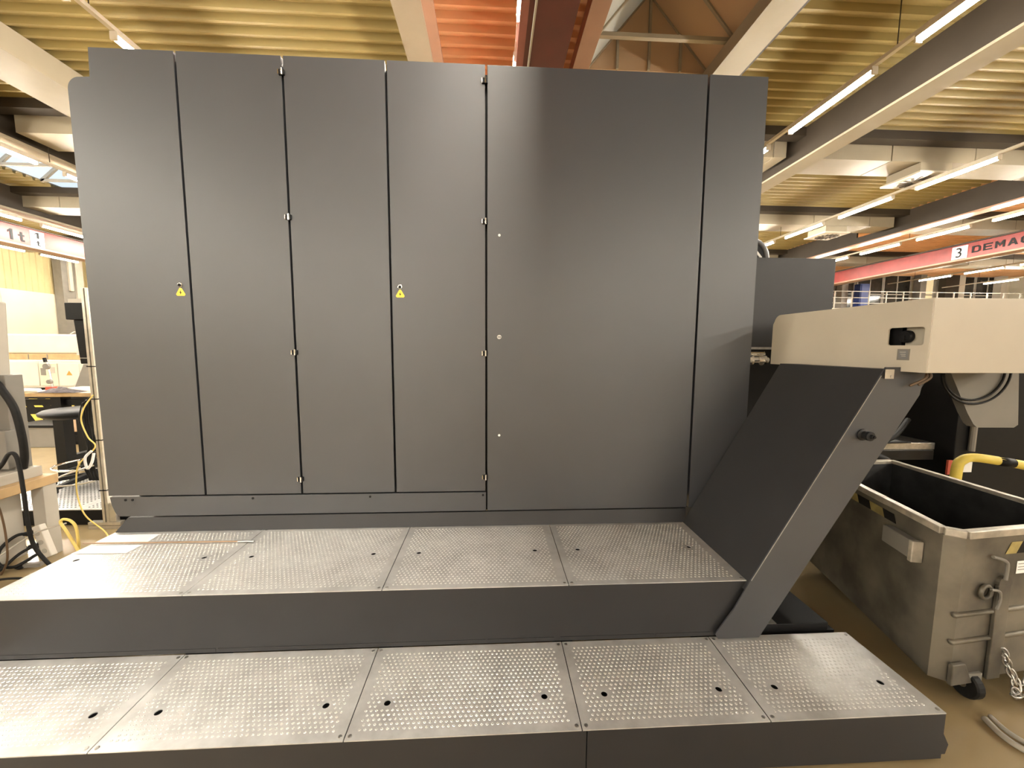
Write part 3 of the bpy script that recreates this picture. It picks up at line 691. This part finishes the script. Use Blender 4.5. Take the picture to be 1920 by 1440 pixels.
# hazard tape below the rim
def tape(p, q, t0, t1, z0, z1, m, slant=.02):
    d = q-p; n_ = d.cross(Vector((0,0,1))).normalized()
    if n_.dot(ctr-p) > 0: n_ = -n_
    L = d.length; s_ = slant/L; o_ = n_*.0015
    MB().prism([p+d*t0+Vector((0,0,z0))+o_, p+d*t1+Vector((0,0,z0))+o_, p+d*(t1+s_)+Vector((0,0,z1))+o_, p+d*(t0+s_)+Vector((0,0,z1))+o_], n_*.001).build('hazard_stripe', m, bn)
TAPEY = mat('dull_tape_yellow', (.34,.27,.09), .5, 0, .2, 20)
for i, (t0, t1, m) in enumerate(((.26,.34,BLACK),(.34,.44,TAPEY),(.44,.54,BLACK),(.54,.64,TAPEY),(.64,.75,BLACK),(.75,.86,TAPEY),(.86,.96,BLACK))): tape(A1, B, t0, t1, .715, .76, m)
for i, (t0, t1, m) in enumerate(((.30,.38,TAPEY),(.38,.50,BLACK),(.50,.64,TAPEY),(.64,.76,BLACK),(.76,.9,TAPEY))): tape(A2, Cq, t0, t1, .70, .755, m, .03)
# side pocket, lever, strap, sticker, pressed ribs, wheel
d = (B-A1).normalized(); n_ = Vector((-d.y, d.x, 0)); 
pk = A1 + d*.10
o = MB().hexa([pk+n_*0+Vector((0,0,.61)), pk+n_*.045+Vector((0,0,.61)), pk+d*.19+n_*.045+Vector((0,0,.61)), pk+d*.19+Vector((0,0,.61)),
           pk+Vector((0,0,.70)), pk+n_*.045+Vector((0,0,.70)), pk+d*.19+n_*.045+Vector((0,0,.70)), pk+d*.19+Vector((0,0,.70))]).build('side_pocket', GREYD, bn, .006)
MB().hexa([pk-d*.012+n_*.002+Vector((0,0,.60)), pk-d*.012+n_*.05+Vector((0,0,.60)), pk+d*.012+n_*.05+Vector((0,0,.60)), pk+d*.012+n_*.002+Vector((0,0,.60)),
           pk-d*.012+n_*.002+Vector((0,0,.705)), pk-d*.012+n_*.05+Vector((0,0,.705)), pk+d*.012+n_*.05+Vector((0,0,.705)), pk+d*.012+n_*.002+Vector((0,0,.705))]).build('pocket_end', GALVR, o, .004)
fd = (Cq-A2).normalized(); fn = Vector((fd.y, -fd.x, 0))
def fp(s_, z, o_=0): return A2 + fd*s_ + fn*o_ + Vector((0,0,z))
st_ = MB().hexa([fp(.19,.10,.002), fp(.265,.10,.002), fp(.265,.10,.016), fp(.19,.10,.016), fp(.19,.56,.002), fp(.265,.56,.002), fp(.265,.56,.016), fp(.19,.56,.016)]).build('lock_strap', GALV, bn, .003)
MB().lathe(fp(.23,.565,.0), [(.038,0),(.038,.015)], fn, 18).build('strap_eye', GALV, st_)
MB().tube(curve3([fp(.14,.70,.012), fp(.19,.685,.02), fp(.215,.66,.02), fp(.215,.59,.02)]), .007, 8).build('lever_rod', GREYD, bn)
MB().ring(fp(.125,.535,.012), fn, .030, .009, 18, 6).build('eye_ring', GALV, bn, smooth=True)
MB().tube(curve3([fp(.14,.55,.02), fp(.18,.54,.024), fp(.20,.50,.02), fp(.19,.45,.018)]), .006, 6).build('hook', GREYD, bn)
sk_ = MB().hexa([fp(.305,.60,.001), fp(.385,.60,.001), fp(.385,.60,.002), fp(.305,.60,.002), fp(.305,.66,.001), fp(.385,.66,.001), fp(.385,.66,.002), fp(.305,.66,.002)]).build('sticker', PAPER, bn)
for z, a, b_ in ((.645,.312,.375),(.630,.312,.378),(.617,.312,.366)): MB().hexa([fp(a,z,.002), fp(b_,z,.002), fp(b_,z,.0025), fp(a,z,.0025), fp(a,z+.003,.002), fp(b_,z+.003,.002), fp(b_,z+.003,.0025), fp(a,z+.003,.0025)]).build('sticker_line', GREYD, sk_)
for z in (.43, .30): MB().tube([fp(-.02,z,.0), fp(.80,z,.0)], .012, 8).build('pressed_rib', GALV, bn, smooth=True)
MB().hexa([fp(-.02,.10,.001), fp(.10,.10,.001), fp(.10,.10,.02), fp(-.02,.10,.02), fp(-.02,.2,.001), fp(.05,.2,.001), fp(.05,.2,.02), fp(-.02,.2,.02)]).build('foot_plate', GALV, bn, .004)
for p in (A2+fd*.13+Vector((0,.02,0)), Cq+Vector((-.1,.1,0)), B+Vector((.1,-.12,0)), D+Vector((-.12,-.12,0))):
    wv = MB().lathe(p+Vector((-.02,0,.065)), [(.058,0),(.065,.006),(.065,.034),(.058,.04)], (1,0,0), 22).build('wheel', RUBBER, bn)
    MB().lathe(p+Vector((-.024,0,.065)), [(.018,0),(.018,.048)], (1,0,0), 12).build('wheel_hub', STEEL, wv)
    MB().box(p.x-.035, p.x+.035, p.y-.03, p.y+.03, .09, .135).build('castor_fork', GREYD, bn)
# chain
ch = thing('lifting_chain', 'loose steel chain hanging in a heap at the front of the bin', 'chain', tuple(fp(.33,.06,.05)))
def link_mesh(c, dirv, nrm):
    dirv = Vector(dirv).normalized(); nrm = Vector(nrm); nrm = (nrm - dirv*nrm.dot(dirv)).normalized(); b = MB(); pts = []
    sd = dirv.cross(nrm)
    for k in range(13):
        a = 2*math.pi*k/12; pts.append(Vector(c) + dirv*(.026*math.cos(a)) + sd*(.013*math.sin(a)))
    return b.tube(pts, .0042, 6, False)
path = curve3([fp(.262,.23,.02), fp(.285,.16,.03), fp(.30,.10,.05), fp(.29,.05,.06), fp(.35,.06,.05), fp(.40,.10,.04), fp(.36,.045,.08), fp(.42,.03,.07), fp(.48,.05,.05), fp(.54,.03,.06)], 3)
for i, p in enumerate(path[:-1]):
    link_mesh(p, path[i+1]-p, (0,0,1) if i % 2 else (.7,.7,.1)).build('chain_link', STEEL, ch, smooth=True)
tag(MB().tube(curve3([(2.16,1.43,.012),(2.14,1.36,.012),(2.15,1.30,.012),(2.20,1.25,.012),(2.30,1.20,.012)]), .012, 8).build('floor_hose', GREYL, loc=(2.17,1.3,0), smooth=True), 'pale hose lying on the floor in front of the bin', 'hose')
tag(MB().tube(curve3([(2.20,1.44,.012),(2.185,1.37,.012),(2.21,1.31,.012),(2.28,1.27,.012)]), .009, 8).build('floor_hose', GREYL, loc=(2.21,1.33,0), smooth=True), 'thinner pale hose on the floor beside the chain', 'hose')
tag(MB().box(2.52,2.66,1.42,1.53,.0,.07).build('wood_block', WOOD, loc=(2.59,1.47,0)), 'small wooden block on the floor beside the chain', 'block')

# yellow handle tube behind the bin
yt = thing('push_handle', 'bent yellow tubular handle with black tape behind the bin', 'handle', (3.4, 2.55, 0))
yp_ = curve3([(3.37,2.56,0),(3.385,2.56,.5),(3.39,2.56,.76),(3.41,2.55,.825),(3.47,2.53,.85),(3.62,2.48,.835),(3.85,2.40,.80),(4.1,2.3,.77)], 6)
MB().tube(yp_, .031, 12).build('tube', YEL, yt, smooth=True)
MB().tube([(3.60,2.487,.8365),(3.68,2.46,.827)], .0325, 12).build('black_tape', BLACK, yt, smooth=True)
MB().box(4.06,4.14,2.26,2.34,0,.76).build('rear_post', YEL, yt)

# dark machine under and behind the head
dm = thing('black_machine', 'black machine base with shiny ledge behind the bin', 'machine', (3.3, 3.6, 0))
MB().box(2.45, 3.46, 3.35, 4.2, 0, .83).build('base', DARKM, dm)
MB().box(2.45, 3.75, 3.0, 3.35, .78, .84).build('ledge', STEEL, dm, .004)
MB().box(2.45, 3.72, 2.98, 3.0, .70, .78).build('ledge_front', DARKM, dm)
MB().box(2.52, 3.34, 3.40, 4.1, .83, 1.62).build('column', BLACK, dm, .01)
MB().box(2.75, 2.95, 3.25, 3.40, .86, 1.08).build('motor_block', DARKM, dm, .008)
MB().cyl((2.85,3.1,.84),(2.85,3.1,1.0),.05,14).build('valve', DARKM, dm)
MB().box(3.80, 4.9, 2.9, 4.2, 0, 1.6).build('right_block', BLACK, dm, .01)
MB().box(3.86, 3.95, 2.885, 2.9, .62, .72).build('white_label', PAPER, dm); MB().box(3.74,3.78,2.885,2.9,.60,.72).build('red_label', REDP, dm)
MB().cyl((3.92,2.88,.80),(3.92,2.88,1.16),.022,10).build('grey_pipe', GREYD, dm)
for k, (r, pts) in enumerate(((.02,[(2.5,3.05,.865),(2.9,2.98,.87),(3.3,2.98,.875),(3.6,3.1,1.02)]),(.03,[(2.45,2.9,.79),(2.8,2.86,.80),(3.1,2.84,.76),(3.35,2.85,.60)]),(.018,[(2.45,2.85,.73),(2.8,2.82,.75),(3.1,2.80,.70),(3.3,2.8,.55)]),(.008,[(2.6,3.0,.86),(3.0,2.97,.85),(3.5,2.98,.85)]))):
    MB().tube(curve3(pts), r, 8).build('hose', RUBBER, dm, smooth=True)
hb = thing('hanging_box', 'tapered grey box with cable loops under the cream head', 'box', (2.9, 2.2, 1.2))
sheet('box_front', GREYD, [[(2.655,1.51),(2.80,1.25),(2.845,1.185),(2.87,1.165),(3.105,1.163),(3.13,1.18),(3.09,1.51)]], .05, XZ(2.12), hb, .006)
for k, rr in enumerate((.20, .225)):
    MB().tube([Vector((2.80+rr*math.cos(a)*.95, 2.085-.01*k, 1.50+rr*math.sin(a)*.85)) for a in [math.radians(-178+176*i/24) for i in range(25)]], .006, 6).build('cable_loop', RUBBER, hb, smooth=True)
MB().bar((2.88,2.14,1.49),(2.88,2.4,1.525),.05,.03).build('bracket', BLACK, hb)

# ================================================================== LEFT SIDE: bench, post, stool, table
pp = thing('floor_platform', 'low perforated metal floor platform behind the aluminium post', 'platform', (-3.7, 4.2, 0))
MB().box(-4.68, -2.75, 3.54, 4.90, 0, .140).build('platform_base', BLACK, pp)
hexd = [(math.cos(math.pi/3*k_), math.sin(math.pi/3*k_)) for k_ in range(6)]
for i in range(2):
    a = -4.68 + i*.96
    q = MB().box(a+.002, a+.958, 3.53, 4.91, .141, .148).build('tread_plate', PLATE, pp)
    nub = MB(); x = a+.05
    while x < a+.92:
        y = 3.58
        while y < 4.87:
            n = len(nub.v); nub.v += [(x+.008*c, y+.008*s_, .148) for c, s_ in hexd] + [(x+.005*c, y+.005*s_, .151) for c, s_ in hexd]
            for k_ in range(6): k2 = (k_+1) % 6; nub.f.append((n+k_, n+k2, n+6+k2, n+6+k_))
            nub.f.append(tuple(n+6+k_ for k_ in range(6))); y += .035
        x += .035
    nub.build('raised_nubs', DARKM, q, fix=False)['kind'] = 'stuff'
PX, PY = -3.413, 3.475                                       # aluminium post
po = thing('aluminium_post', 'slim aluminium profile post standing left of the cabinet', 'post', (PX, PY, 0))
for sx in (-1, 1): MB().box(PX+sx*.016-.010, PX+sx*.016+.010, PY-.02, PY+.02, .06, 2.10).build('profile_bar', ALU, po)
MB().box(PX-.006, PX+.006, PY-.008, PY+.02, .06, 2.10).build('profile_slot', GREYD, po)
MB().box(PX-.15, PX+.12, PY-.025, PY+.025, .0, .028).build('foot_bar', ALU, po); MB().box(PX-.15, PX+.12, PY-.025, PY+.025, .033, .06).build('foot_bar', ALU, po)
MB().box(PX+.026, PX+.08, PY-.015, PY+.02, .06, .22).build('gusset', ALU, po); MB().box(PX+.03, PX+.21, PY-.02, PY+.02, .20, .235).build('arm', ALU, po, .01)
for z in (.35, .80, 1.16, 1.44): MB().box(PX-.032, PX+.034, PY-.028, PY+.028, z-.004, z+.004).build('cable_tie', BLACK, po)
mo = thing('motor_unit', 'tall black box shaped unit mounted on the aluminium post', 'equipment', (-3.7, 3.75, 1.45))
MB().box(-3.835, -3.50, 3.70, 3.95, 1.85, 2.0).build('upper_box', BLACK, mo, .006)
MB().hexa([(-3.765,3.72,1.45),(-3.50,3.72,1.45),(-3.50,3.95,1.45),(-3.765,3.95,1.45),(-3.79,3.72,1.85),(-3.50,3.72,1.85),(-3.50,3.95,1.85),(-3.79,3.95,1.85)]).build('lower_box', BLACK, mo, .006)
MB().box(-3.76, -3.50, 3.714, 3.72, 1.50, 1.506).build('front_line', STEEL, mo)
MB().box(-3.80, -3.775, 3.73, 3.80, 1.53, 1.60).build('side_label', PAPER, mo)
MB().box(-3.80, -3.50, 3.70, 3.95, 2.0, 2.035).build('top_plate', GREYL, mo)
MB().box(-3.50, PX-.02, 3.50, 3.74, 1.60, 1.66).build('mounting_arm', BLACK, mo)
MB().lathe((-3.62,3.72,1.55), [(.045,0),(.045,.03)], (0,-1,0), 14).build('round_boss', BLACK, mo)

so = thing('work_stool', 'black swivel work stool with foot ring and star base', 'stool', (-4.30, 4.26, .152))
cx, cy = -4.30, 4.26
MB().lathe((cx,cy,.91), [(.20,-.04),(.29,-.03),(.335,.0),(.34,.025),(.31,.045),(.15,.05)], seg=28).build('seat', BLACK, so, smooth=True)
MB().cyl((cx,cy,.23),(cx,cy,.87),.024,12).build('gas_column', BLACK, so); MB().cyl((cx,cy,.23),(cx,cy,.48),.040,12).build('column_sleeve', BLACK, so)
MB().ring((cx,cy,.36), (0,0,1), .28, .011, 28, 8).build('foot_ring', CHROME, so, smooth=True)
for k in range(3):
    a = math.radians(30+120*k); MB().bar((cx,cy,.36),(cx+.28*math.cos(a),cy+.28*math.sin(a),.36),.02,.012).build('ring_spoke', BLACK, so)
for k in range(5):
    a = math.radians(48+72*k); e = (cx+.33*math.cos(a), cy+.33*math.sin(a)); sn, cs = math.sin(a), math.cos(a)
    g = MB().hexa([(cx-.03*sn,cy+.03*cs,.22),(cx+.03*sn,cy-.03*cs,.22),(e[0]+.02*sn,e[1]-.02*cs,.185),(e[0]-.02*sn,e[1]+.02*cs,.185),
                   (cx-.03*sn,cy+.03*cs,.27),(cx+.03*sn,cy-.03*cs,.27),(e[0]+.02*sn,e[1]-.02*cs,.215),(e[0]-.02*sn,e[1]+.02*cs,.215)]).build('base_arm', BLACK, so)
    MB().cyl((e[0],e[1],.153),(e[0],e[1],.19),.022,10).build('glide', RUBBER, g)

ta = thing('high_table', 'high workbench with beech top and black legs behind the stool', 'table', (-4.7, 4.9, 0))
MB().box(-5.42, -4.00, 4.58, 5.35, 1.035, 1.08).build('tabletop', WOOD, ta, .004)
for x, y in ((-4.96,4.65),(-5.36,5.28),(-4.08,5.28)): MB().box(x-.055, x+.055, y-.055, y+.055, 0, 1.035).build('leg', BLACK, ta)
MB().box(-5.0, -4.92, 4.70, 5.25, .27, .33).build('stretcher', BLACK, ta); MB().box(-5.36, -4.1, 4.64, 4.68, .93, 1.0).build('apron', BLACK, ta)
MB().box(-5.36, -4.96, 5.24, 5.30, .27, .33).build('stretcher', BLACK, ta)
ind = thing('dial_stand', 'dial gauge stand with red base standing on the high table', 'gauge', (-5.2, 4.8, 1.08))
MB().box(-5.25, -5.17, 4.77, 4.83, 1.08, 1.13).build('magnet_base', REDP, ind, .003)
MB().cyl((-5.20,4.80,1.13),(-5.21,4.80,1.28),.012,8).build('lower_arm', STEEL, ind); MB().cyl((-5.21,4.80,1.28),(-5.235,4.80,1.43),.010,8).build('upper_arm', STEEL, ind)
MB().lathe((-5.19,4.785,1.19), [(.025,0),(.025,.03)], (0,-1,0), 14).build('clamp', GREYD, ind); MB().lathe((-5.215,4.79,1.37), [(.034,0),(.034,.025)], (0,-1,0), 18).build('dial', GREYD, ind)
MB().cyl((-5.235,4.79,1.42),(-5.245,4.79,1.47),.016,8).build('top_joint', BLACK, ind)
gl = MB(); rows = 10
for i in range(rows+1):
    for j in range(9):
        u, v = i/rows, j/8; gl.v.append((-5.16+.44*u+.01*math.sin(7*v), 4.56+.17*v+.02*math.sin(9*u), 1.083 + .055*math.sin(math.pi*u)*math.sin(math.pi*v)*(.5+.7*random.random()) + .004*random.random()))
for i in range(rows):
    for j in range(8): a = i*9+j; gl.f.append((a, a+9, a+10, a+1))
tag(gl.build('work_cloth', GLOVE, loc=(-4.95,4.65,1.08), smooth=True), 'crumpled dark cloth lying on the front edge of the high table', 'cloth')
tag(MB().cyl((-5.40,4.66,1.104),(-5.18,4.65,1.104),.024,10).build('paper_roll', PAPER, loc=(-5.3,4.65,1.08)), 'grey white roll lying on the high table beside the cloth', 'roll')
tag(MB().cyl((-4.66,4.72,1.112),(-4.44,4.72,1.112),.032,12).build('steel_roll', STEEL, loc=(-4.55,4.72,1.08)), 'short steel cylinder at the right end of the high table', 'cylinder')

tr = thing('barrier_beam', 'black and yellow striped barrier beam beneath the high table', 'barrier', (-7.6, 7.2, 0))
MB().box(-8.5, -6.75, 7.20, 7.30, .20, .70).build('beam', BLACK, tr)
for i in range(6):
    x = -8.4 + i*.28
    for z0, z1 in ((.52,.67),(.24,.39)): MB().prism([(x,7.198,z0),(x+.14,7.198,z0),(x+.05,7.198,z1),(x-.09,7.198,z1)], (0,-.003,0)).build('yellow_stripe', YEL, tr)
for x in (-8.4, -6.85): MB().box(x-.06, x+.06, 7.3, 7.42, 0, .5).build('post', BLACK, tr)
gb = thing('grey_crate', 'plain grey crate on the floor left of the black table leg', 'crate', (-7.2, 6.55, 0)); MB().box(-7.6, -6.93, 6.35, 6.8, .0, .34).build('crate_body', GREYD, gb, .01); MB().box(-7.62, -6.91, 6.33, 6.82, .32, .36).build('crate_rim', BLACK, gb, .005)
cb = thing('cardboard_box', 'open cardboard box standing on a low black crate behind the stool', 'box', (-6.6, 6.7, .21)); MB().box(-6.88, -6.33, 6.52, 6.9, .215, .43).build('box_body', CARD, cb, .004); MB().box(-6.88,-6.64,6.51,6.52,.23,.43).build('front_flap', mat('pale_cardboard', (.50,.35,.23), .8), cb); MB().hexa([(-6.88,6.9,.43),(-6.33,6.9,.43),(-6.33,6.904,.43),(-6.88,6.904,.43),(-6.82,7.0,.50),(-6.31,7.0,.50),(-6.31,7.004,.50),(-6.82,7.004,.50)]).build('back_flap', CARD, cb)
bc = thing('black_crate', 'low black crate below the cardboard box', 'crate', (-6.6, 6.75, 0)); MB().box(-6.88, -6.33, 6.53, 7.0, 0, .21).build('crate_body', BLACK, bc, .01)
for x in (-6.74, -6.48): MB().box(x-.06, x+.06, 6.52, 6.53, .05, .15).build('crate_slot', DARKM, bc)

wm = thing('white_machine', 'white machine enclosure with a small dark display behind the high table', 'machine', (-8.8, 8.6, 0))
MB().box(-10.2, -7.9, 8.0, 9.4, .78, 1.33).build('lower_cover', WHITE, wm, .02); MB().box(-10.1, -7.8, 8.3, 9.4, 1.45, 1.84).build('upper_cover', WHITE, wm, .03)
MB().box(-10.2, -7.85, 8.05, 9.4, 1.335, 1.445).build('wood_rail', WOOD, wm); MB().box(-10.0, -8.0, 8.2, 9.3, 0, .78).build('pedestal', BLACK, wm)
for x in (-9.1, -8.75): MB().box(x-.006, x+.006, 8.04, 8.05, 1.34, 1.44).build('rail_joint', GREYD, wm)
MB().box(-9.6, -8.88, 7.985, 8.0, .82, 1.29).build('door', WHITE, wm, .004); MB().box(-8.86, -8.53, 7.985, 8.0, .82, 1.26).build('control_panel', WALLW, wm, .003); MB().box(-8.50, -8.12, 7.985, 8.0, .82, 1.26).build('door', WHITE, wm, .004)
MB().box(-8.83, -8.74, 7.98, 7.986, 1.03, 1.17).build('display', GREYD, wm); MB().box(-8.64, -8.57, 7.98, 7.986, 1.07, 1.19).build('button_field', GREYL, wm)
MB().prism([(-8.36,7.984,1.03),(-8.25,7.984,1.03),(-8.305,7.984,1.12)], (0,-.004,0)).build('warning_sign', mat('warning_orange', (.60,.26,.05), .5), wm)
MB().prism([(-8.22,7.984,.80),(-7.9,7.984,.80),(-7.9,7.984,1.25),(-8.02,7.984,1.25)], (0,-.006,0)).build('dark_corner', GREYD, wm)
for k in range(4): MB().tube(curve3([(-8.85+.12*k,8.6,1.85),(-8.78+.12*k,8.62,1.90+.01*k),(-8.68+.12*k,8.6,1.89),(-8.58+.12*k,8.6,1.85)]), .010, 6).build('cable', GREYL, wm)
cl = thing('column', 'grey steel column with pipes against the left wall', 'column', (-21.2, 21.0, 0))
yk = P(112, 520, x=-21.1).y; y2k = P(135, 520, x=-21.1).y
MB().box(-21.4, -21.0, yk, y2k, 0, ZD-.06).build('shaft', GREYD, cl); MB().box(-20.99, -20.9, yk+.25, yk+.40, 4.3, ZD-.1).build('pipe', CREAM, cl); MB().box(-21.3,-20.95,y2k+.05,y2k+.4,3.95,ZD-.08).build('door_frame', CREAM, cl)

wb = thing('workbench', 'low workbench with beech top and grey legs at the left edge', 'table', (-3.95, 2.5, 0))
MB().box(-4.6, -3.385, 1.7, 3.10, .555, .625).build('tabletop', WOOD, wb, .004)
for x, y in ((-3.435,3.04),(-3.435,1.8),(-4.5,3.04),(-4.5,1.8)): MB().box(x-.045, x+.045, y-.045, y+.045, 0, .555).build('leg', GREYL, wb, .003)
MB().box(-4.4, -3.50, 2.2, 2.95, .05, .53).build('drawer_unit', GREYL, wb, .004)
gm = thing('bench_machine', 'pale grey machine with a black hose standing on the workbench', 'machine', (-3.9, 2.9, .625))
MB().hexa([(-4.4,2.8,.70),(-3.61,2.8,.70),(-3.61,3.04,.70),(-4.4,3.04,.70),(-4.4,2.8,1.93),(-3.545,2.8,1.93),(-3.545,3.04,1.93),(-4.4,3.04,1.93)]).build('body', GREYL, gm, .01)
MB().box(-3.62, -3.515, 2.95, 3.06, .625, 1.40).build('side_column', GREYD, gm, .004); MB().box(-3.60, -3.50, 2.90, 3.0, .72, 1.0).build('side_cover', GREYD, gm, .005)
MB().box(-3.95, -3.45, 2.66, 3.06, .625, .70).build('foot_plate', GREYL, gm, .005)
MB().lathe((-3.56,2.80,1.40), [(.035,0),(.035,.03),(.02,.04)], (0,-1,0), 16).build('knob', BLACK, gm)
MB().tube(curve3([(-3.58,2.94,1.36),(-3.52,2.92,1.32),(-3.44,2.92,1.17),(-3.42,2.93,.97),(-3.44,2.95,.81),(-3.47,2.96,.71)]), .022, 10).build('hose', RUBBER, gm, smooth=True)
vs_ = thing('hand_tool', 'small dark tool with a blue top lying on the workbench', 'tool', (-3.42, 2.62, .625))
MB().box(-3.52, -3.40, 2.58, 2.66, .625, .70).build('tool_body', BLACK, vs_, .01); MB().box(-3.50, -3.42, 2.59, 2.65, .70, .745).build('blue_cap', BLUE, vs_, .004)
ps = thing('power_strip', 'white power strip leaning on the bench leg with black plugs', 'socket', (-3.32, 2.93, 0))
a, c = Vector((-3.395,2.945,.275)), Vector((-3.30,2.92,.045))
MB().bar(a, c, .062, .045, (0,1,0)).build('strip_body', WHITE, ps, .006)
for k in range(3):
    q = a.lerp(c, .22+.28*k) + Vector((0,-.024,0)); MB().lathe(q, [(.018,0),(.018,.003)], (0,-1,0), 12).build('socket', GREYL, ps)
for k in range(2):
    q = a.lerp(c, .2+.4*k) + Vector((-.03,-.02,0)); MB().lathe(q, [(.02,0),(.02,.025),(.012,.05)], (-1,-.5,0), 12).build('plug', RUBBER, ps)
def cable(label, pts, r, m):
    o = MB().tube(curve3(pts), r, 7).build('cable', m, loc=tuple(pts[-1]), smooth=True); return tag(o, label, 'cable')
cable('black cable running from the bench top down to the floor', [(-3.40,2.70,.72),(-3.33,2.72,.80),(-3.29,2.74,.88),(-3.255,2.75,.84),(-3.24,2.75,.61),(-3.235,2.75,.38),(-3.22,2.76,.2),(-3.12,2.77,.03),(-3.05,2.76,.012)], .012, RUBBER)
cable('black cable loop beside the white power strip', [(-3.41,2.92,.22),(-3.45,2.86,.24),(-3.50,2.80,.17),(-3.50,2.78,.07),(-3.42,2.80,.035),(-3.34,2.88,.09)], .011, RUBBER)
cable('second black loop lying in front of the power strip', [(-3.36,2.90,.15),(-3.40,2.82,.12),(-3.46,2.72,.03),(-3.60,2.70,.014),(-3.75,2.68,.014)], .010, RUBBER)
cable('thin brown cable hanging from the bench edge', [(-3.38,2.62,.632),(-3.33,2.66,.60),(-3.335,2.70,.42),(-3.36,2.72,.15),(-3.44,2.74,.012)], .006, WIREB)
cable('dark cable snaking over the floor near the upper step', [(-3.50,2.62,.012),(-3.30,2.66,.03),(-3.1,2.66,.012),(-2.85,2.55,.012)], .008, RUBBER)
cable('pale rod shaped cable crossing the bench leg', [(-3.46,2.76,.14),(-3.33,2.86,.25),(-3.20,2.95,.285)], .006, GREYL)
cable('bright yellow hose arching on the floor beside the upper step', [(-2.62,2.56,.05),(-2.90,2.73,.18),(-2.99,2.75,.32),(-3.02,2.75,.38),(-3.0,2.75,.405),(-2.96,2.76,.385),(-2.94,2.77,.32),(-2.95,2.78,.15),(-2.97,2.79,.012)], .009, YELW)
cable('thin yellow cable hanging from the aluminium post', [(-3.385,3.42,1.20),(-3.45,3.40,1.09),(-3.48,3.40,.98),(-3.44,3.40,.84),(-3.40,3.41,.75),(-3.53,3.40,.61),(-3.57,3.40,.47),(-3.57,3.40,.30),(-3.50,3.38,.15),(-3.32,3.34,.03),(-3.15,3.2,.012)], .0055, YELW)
for k in range(7):
    x = -3.445 - .013*k; j = random.uniform
    cable(f'{ORD[k]} dark cable from the right in the bundle behind the aluminium post', [(x,3.46,1.18-.01*k),(x-.03+j(-.02,.02),3.47,.98),(x-.01+j(-.01,.02),3.46,.86),(x+.004*k,3.45,.74),(x-.02+j(-.03,.01),3.46,.58),(x,3.46,.44)], .005+.003*(k % 2), RUBBER)
cable('white cable loop at the middle of the aluminium post', [(-3.42,3.40,.72),(-3.47,3.39,.66),(-3.46,3.39,.57),(-3.42,3.39,.62),(-3.405,3.40,.70)], .010, PAPER)
cable('pale green cable ring hanging near the stool foot ring', [(-3.46,3.44,.44),(-3.60,3.40,.42),(-3.76,3.38,.42),(-3.80,3.42,.44),(-3.70,3.44,.50),(-3.46,3.44,.58)], .007, ALU)
sl = thing('floor_clamp', 'small dark clamp lying on the floor at the left edge', 'clamp', (-3.35, 2.82, 0))
MB().lathe((-3.42,2.84,.0), [(.02,0),(.035,.015),(.02,.03)], seg=12).build('clamp_head', RUBBER, sl); MB().bar((-3.40,2.84,.02),(-3.30,2.86,.02),.03,.025).build('clamp_arm', GREYD, sl)
bo = thing('charger_box', 'small dark teal box on the floor at the left edge', 'box', (-3.66, 2.96, 0)); MB().box(-3.76,-3.62,2.97,3.06,0,.06).build('case', mat('dark_teal', (.01,.04,.05), .4), bo, .008); MB().box(-3.74,-3.65,2.965,2.97,.02,.045).build('front_label', GREYD, bo)
GROUPS = {'roof_beam': 'long roof beams', 'ceiling_duct': 'box ducts crossing the roof', 'lamp_rail': 'mounting rails of the lamp rows', 'lamp_strip': 'lamp rows out of view',
          'crane_girder': 'painted crane girders', 'roof_skylight': 'roof skylights', 'air_diffuser': 'square air diffusers', 'column': 'building columns', 'paper_sheet': 'paper sheets on the upper step',
          'floor_hose': 'pale hoses on the floor', 'cable': 'cables around the workbench and post'}
for o in bpy.data.objects:
    st0 = o.name.split('.')[0]
    if o.parent is None and st0 in GROUPS and 'category' in o: o['group'] = GROUPS[st0]
for o in bpy.data.objects:
    if '_o' in o: del o['_o']
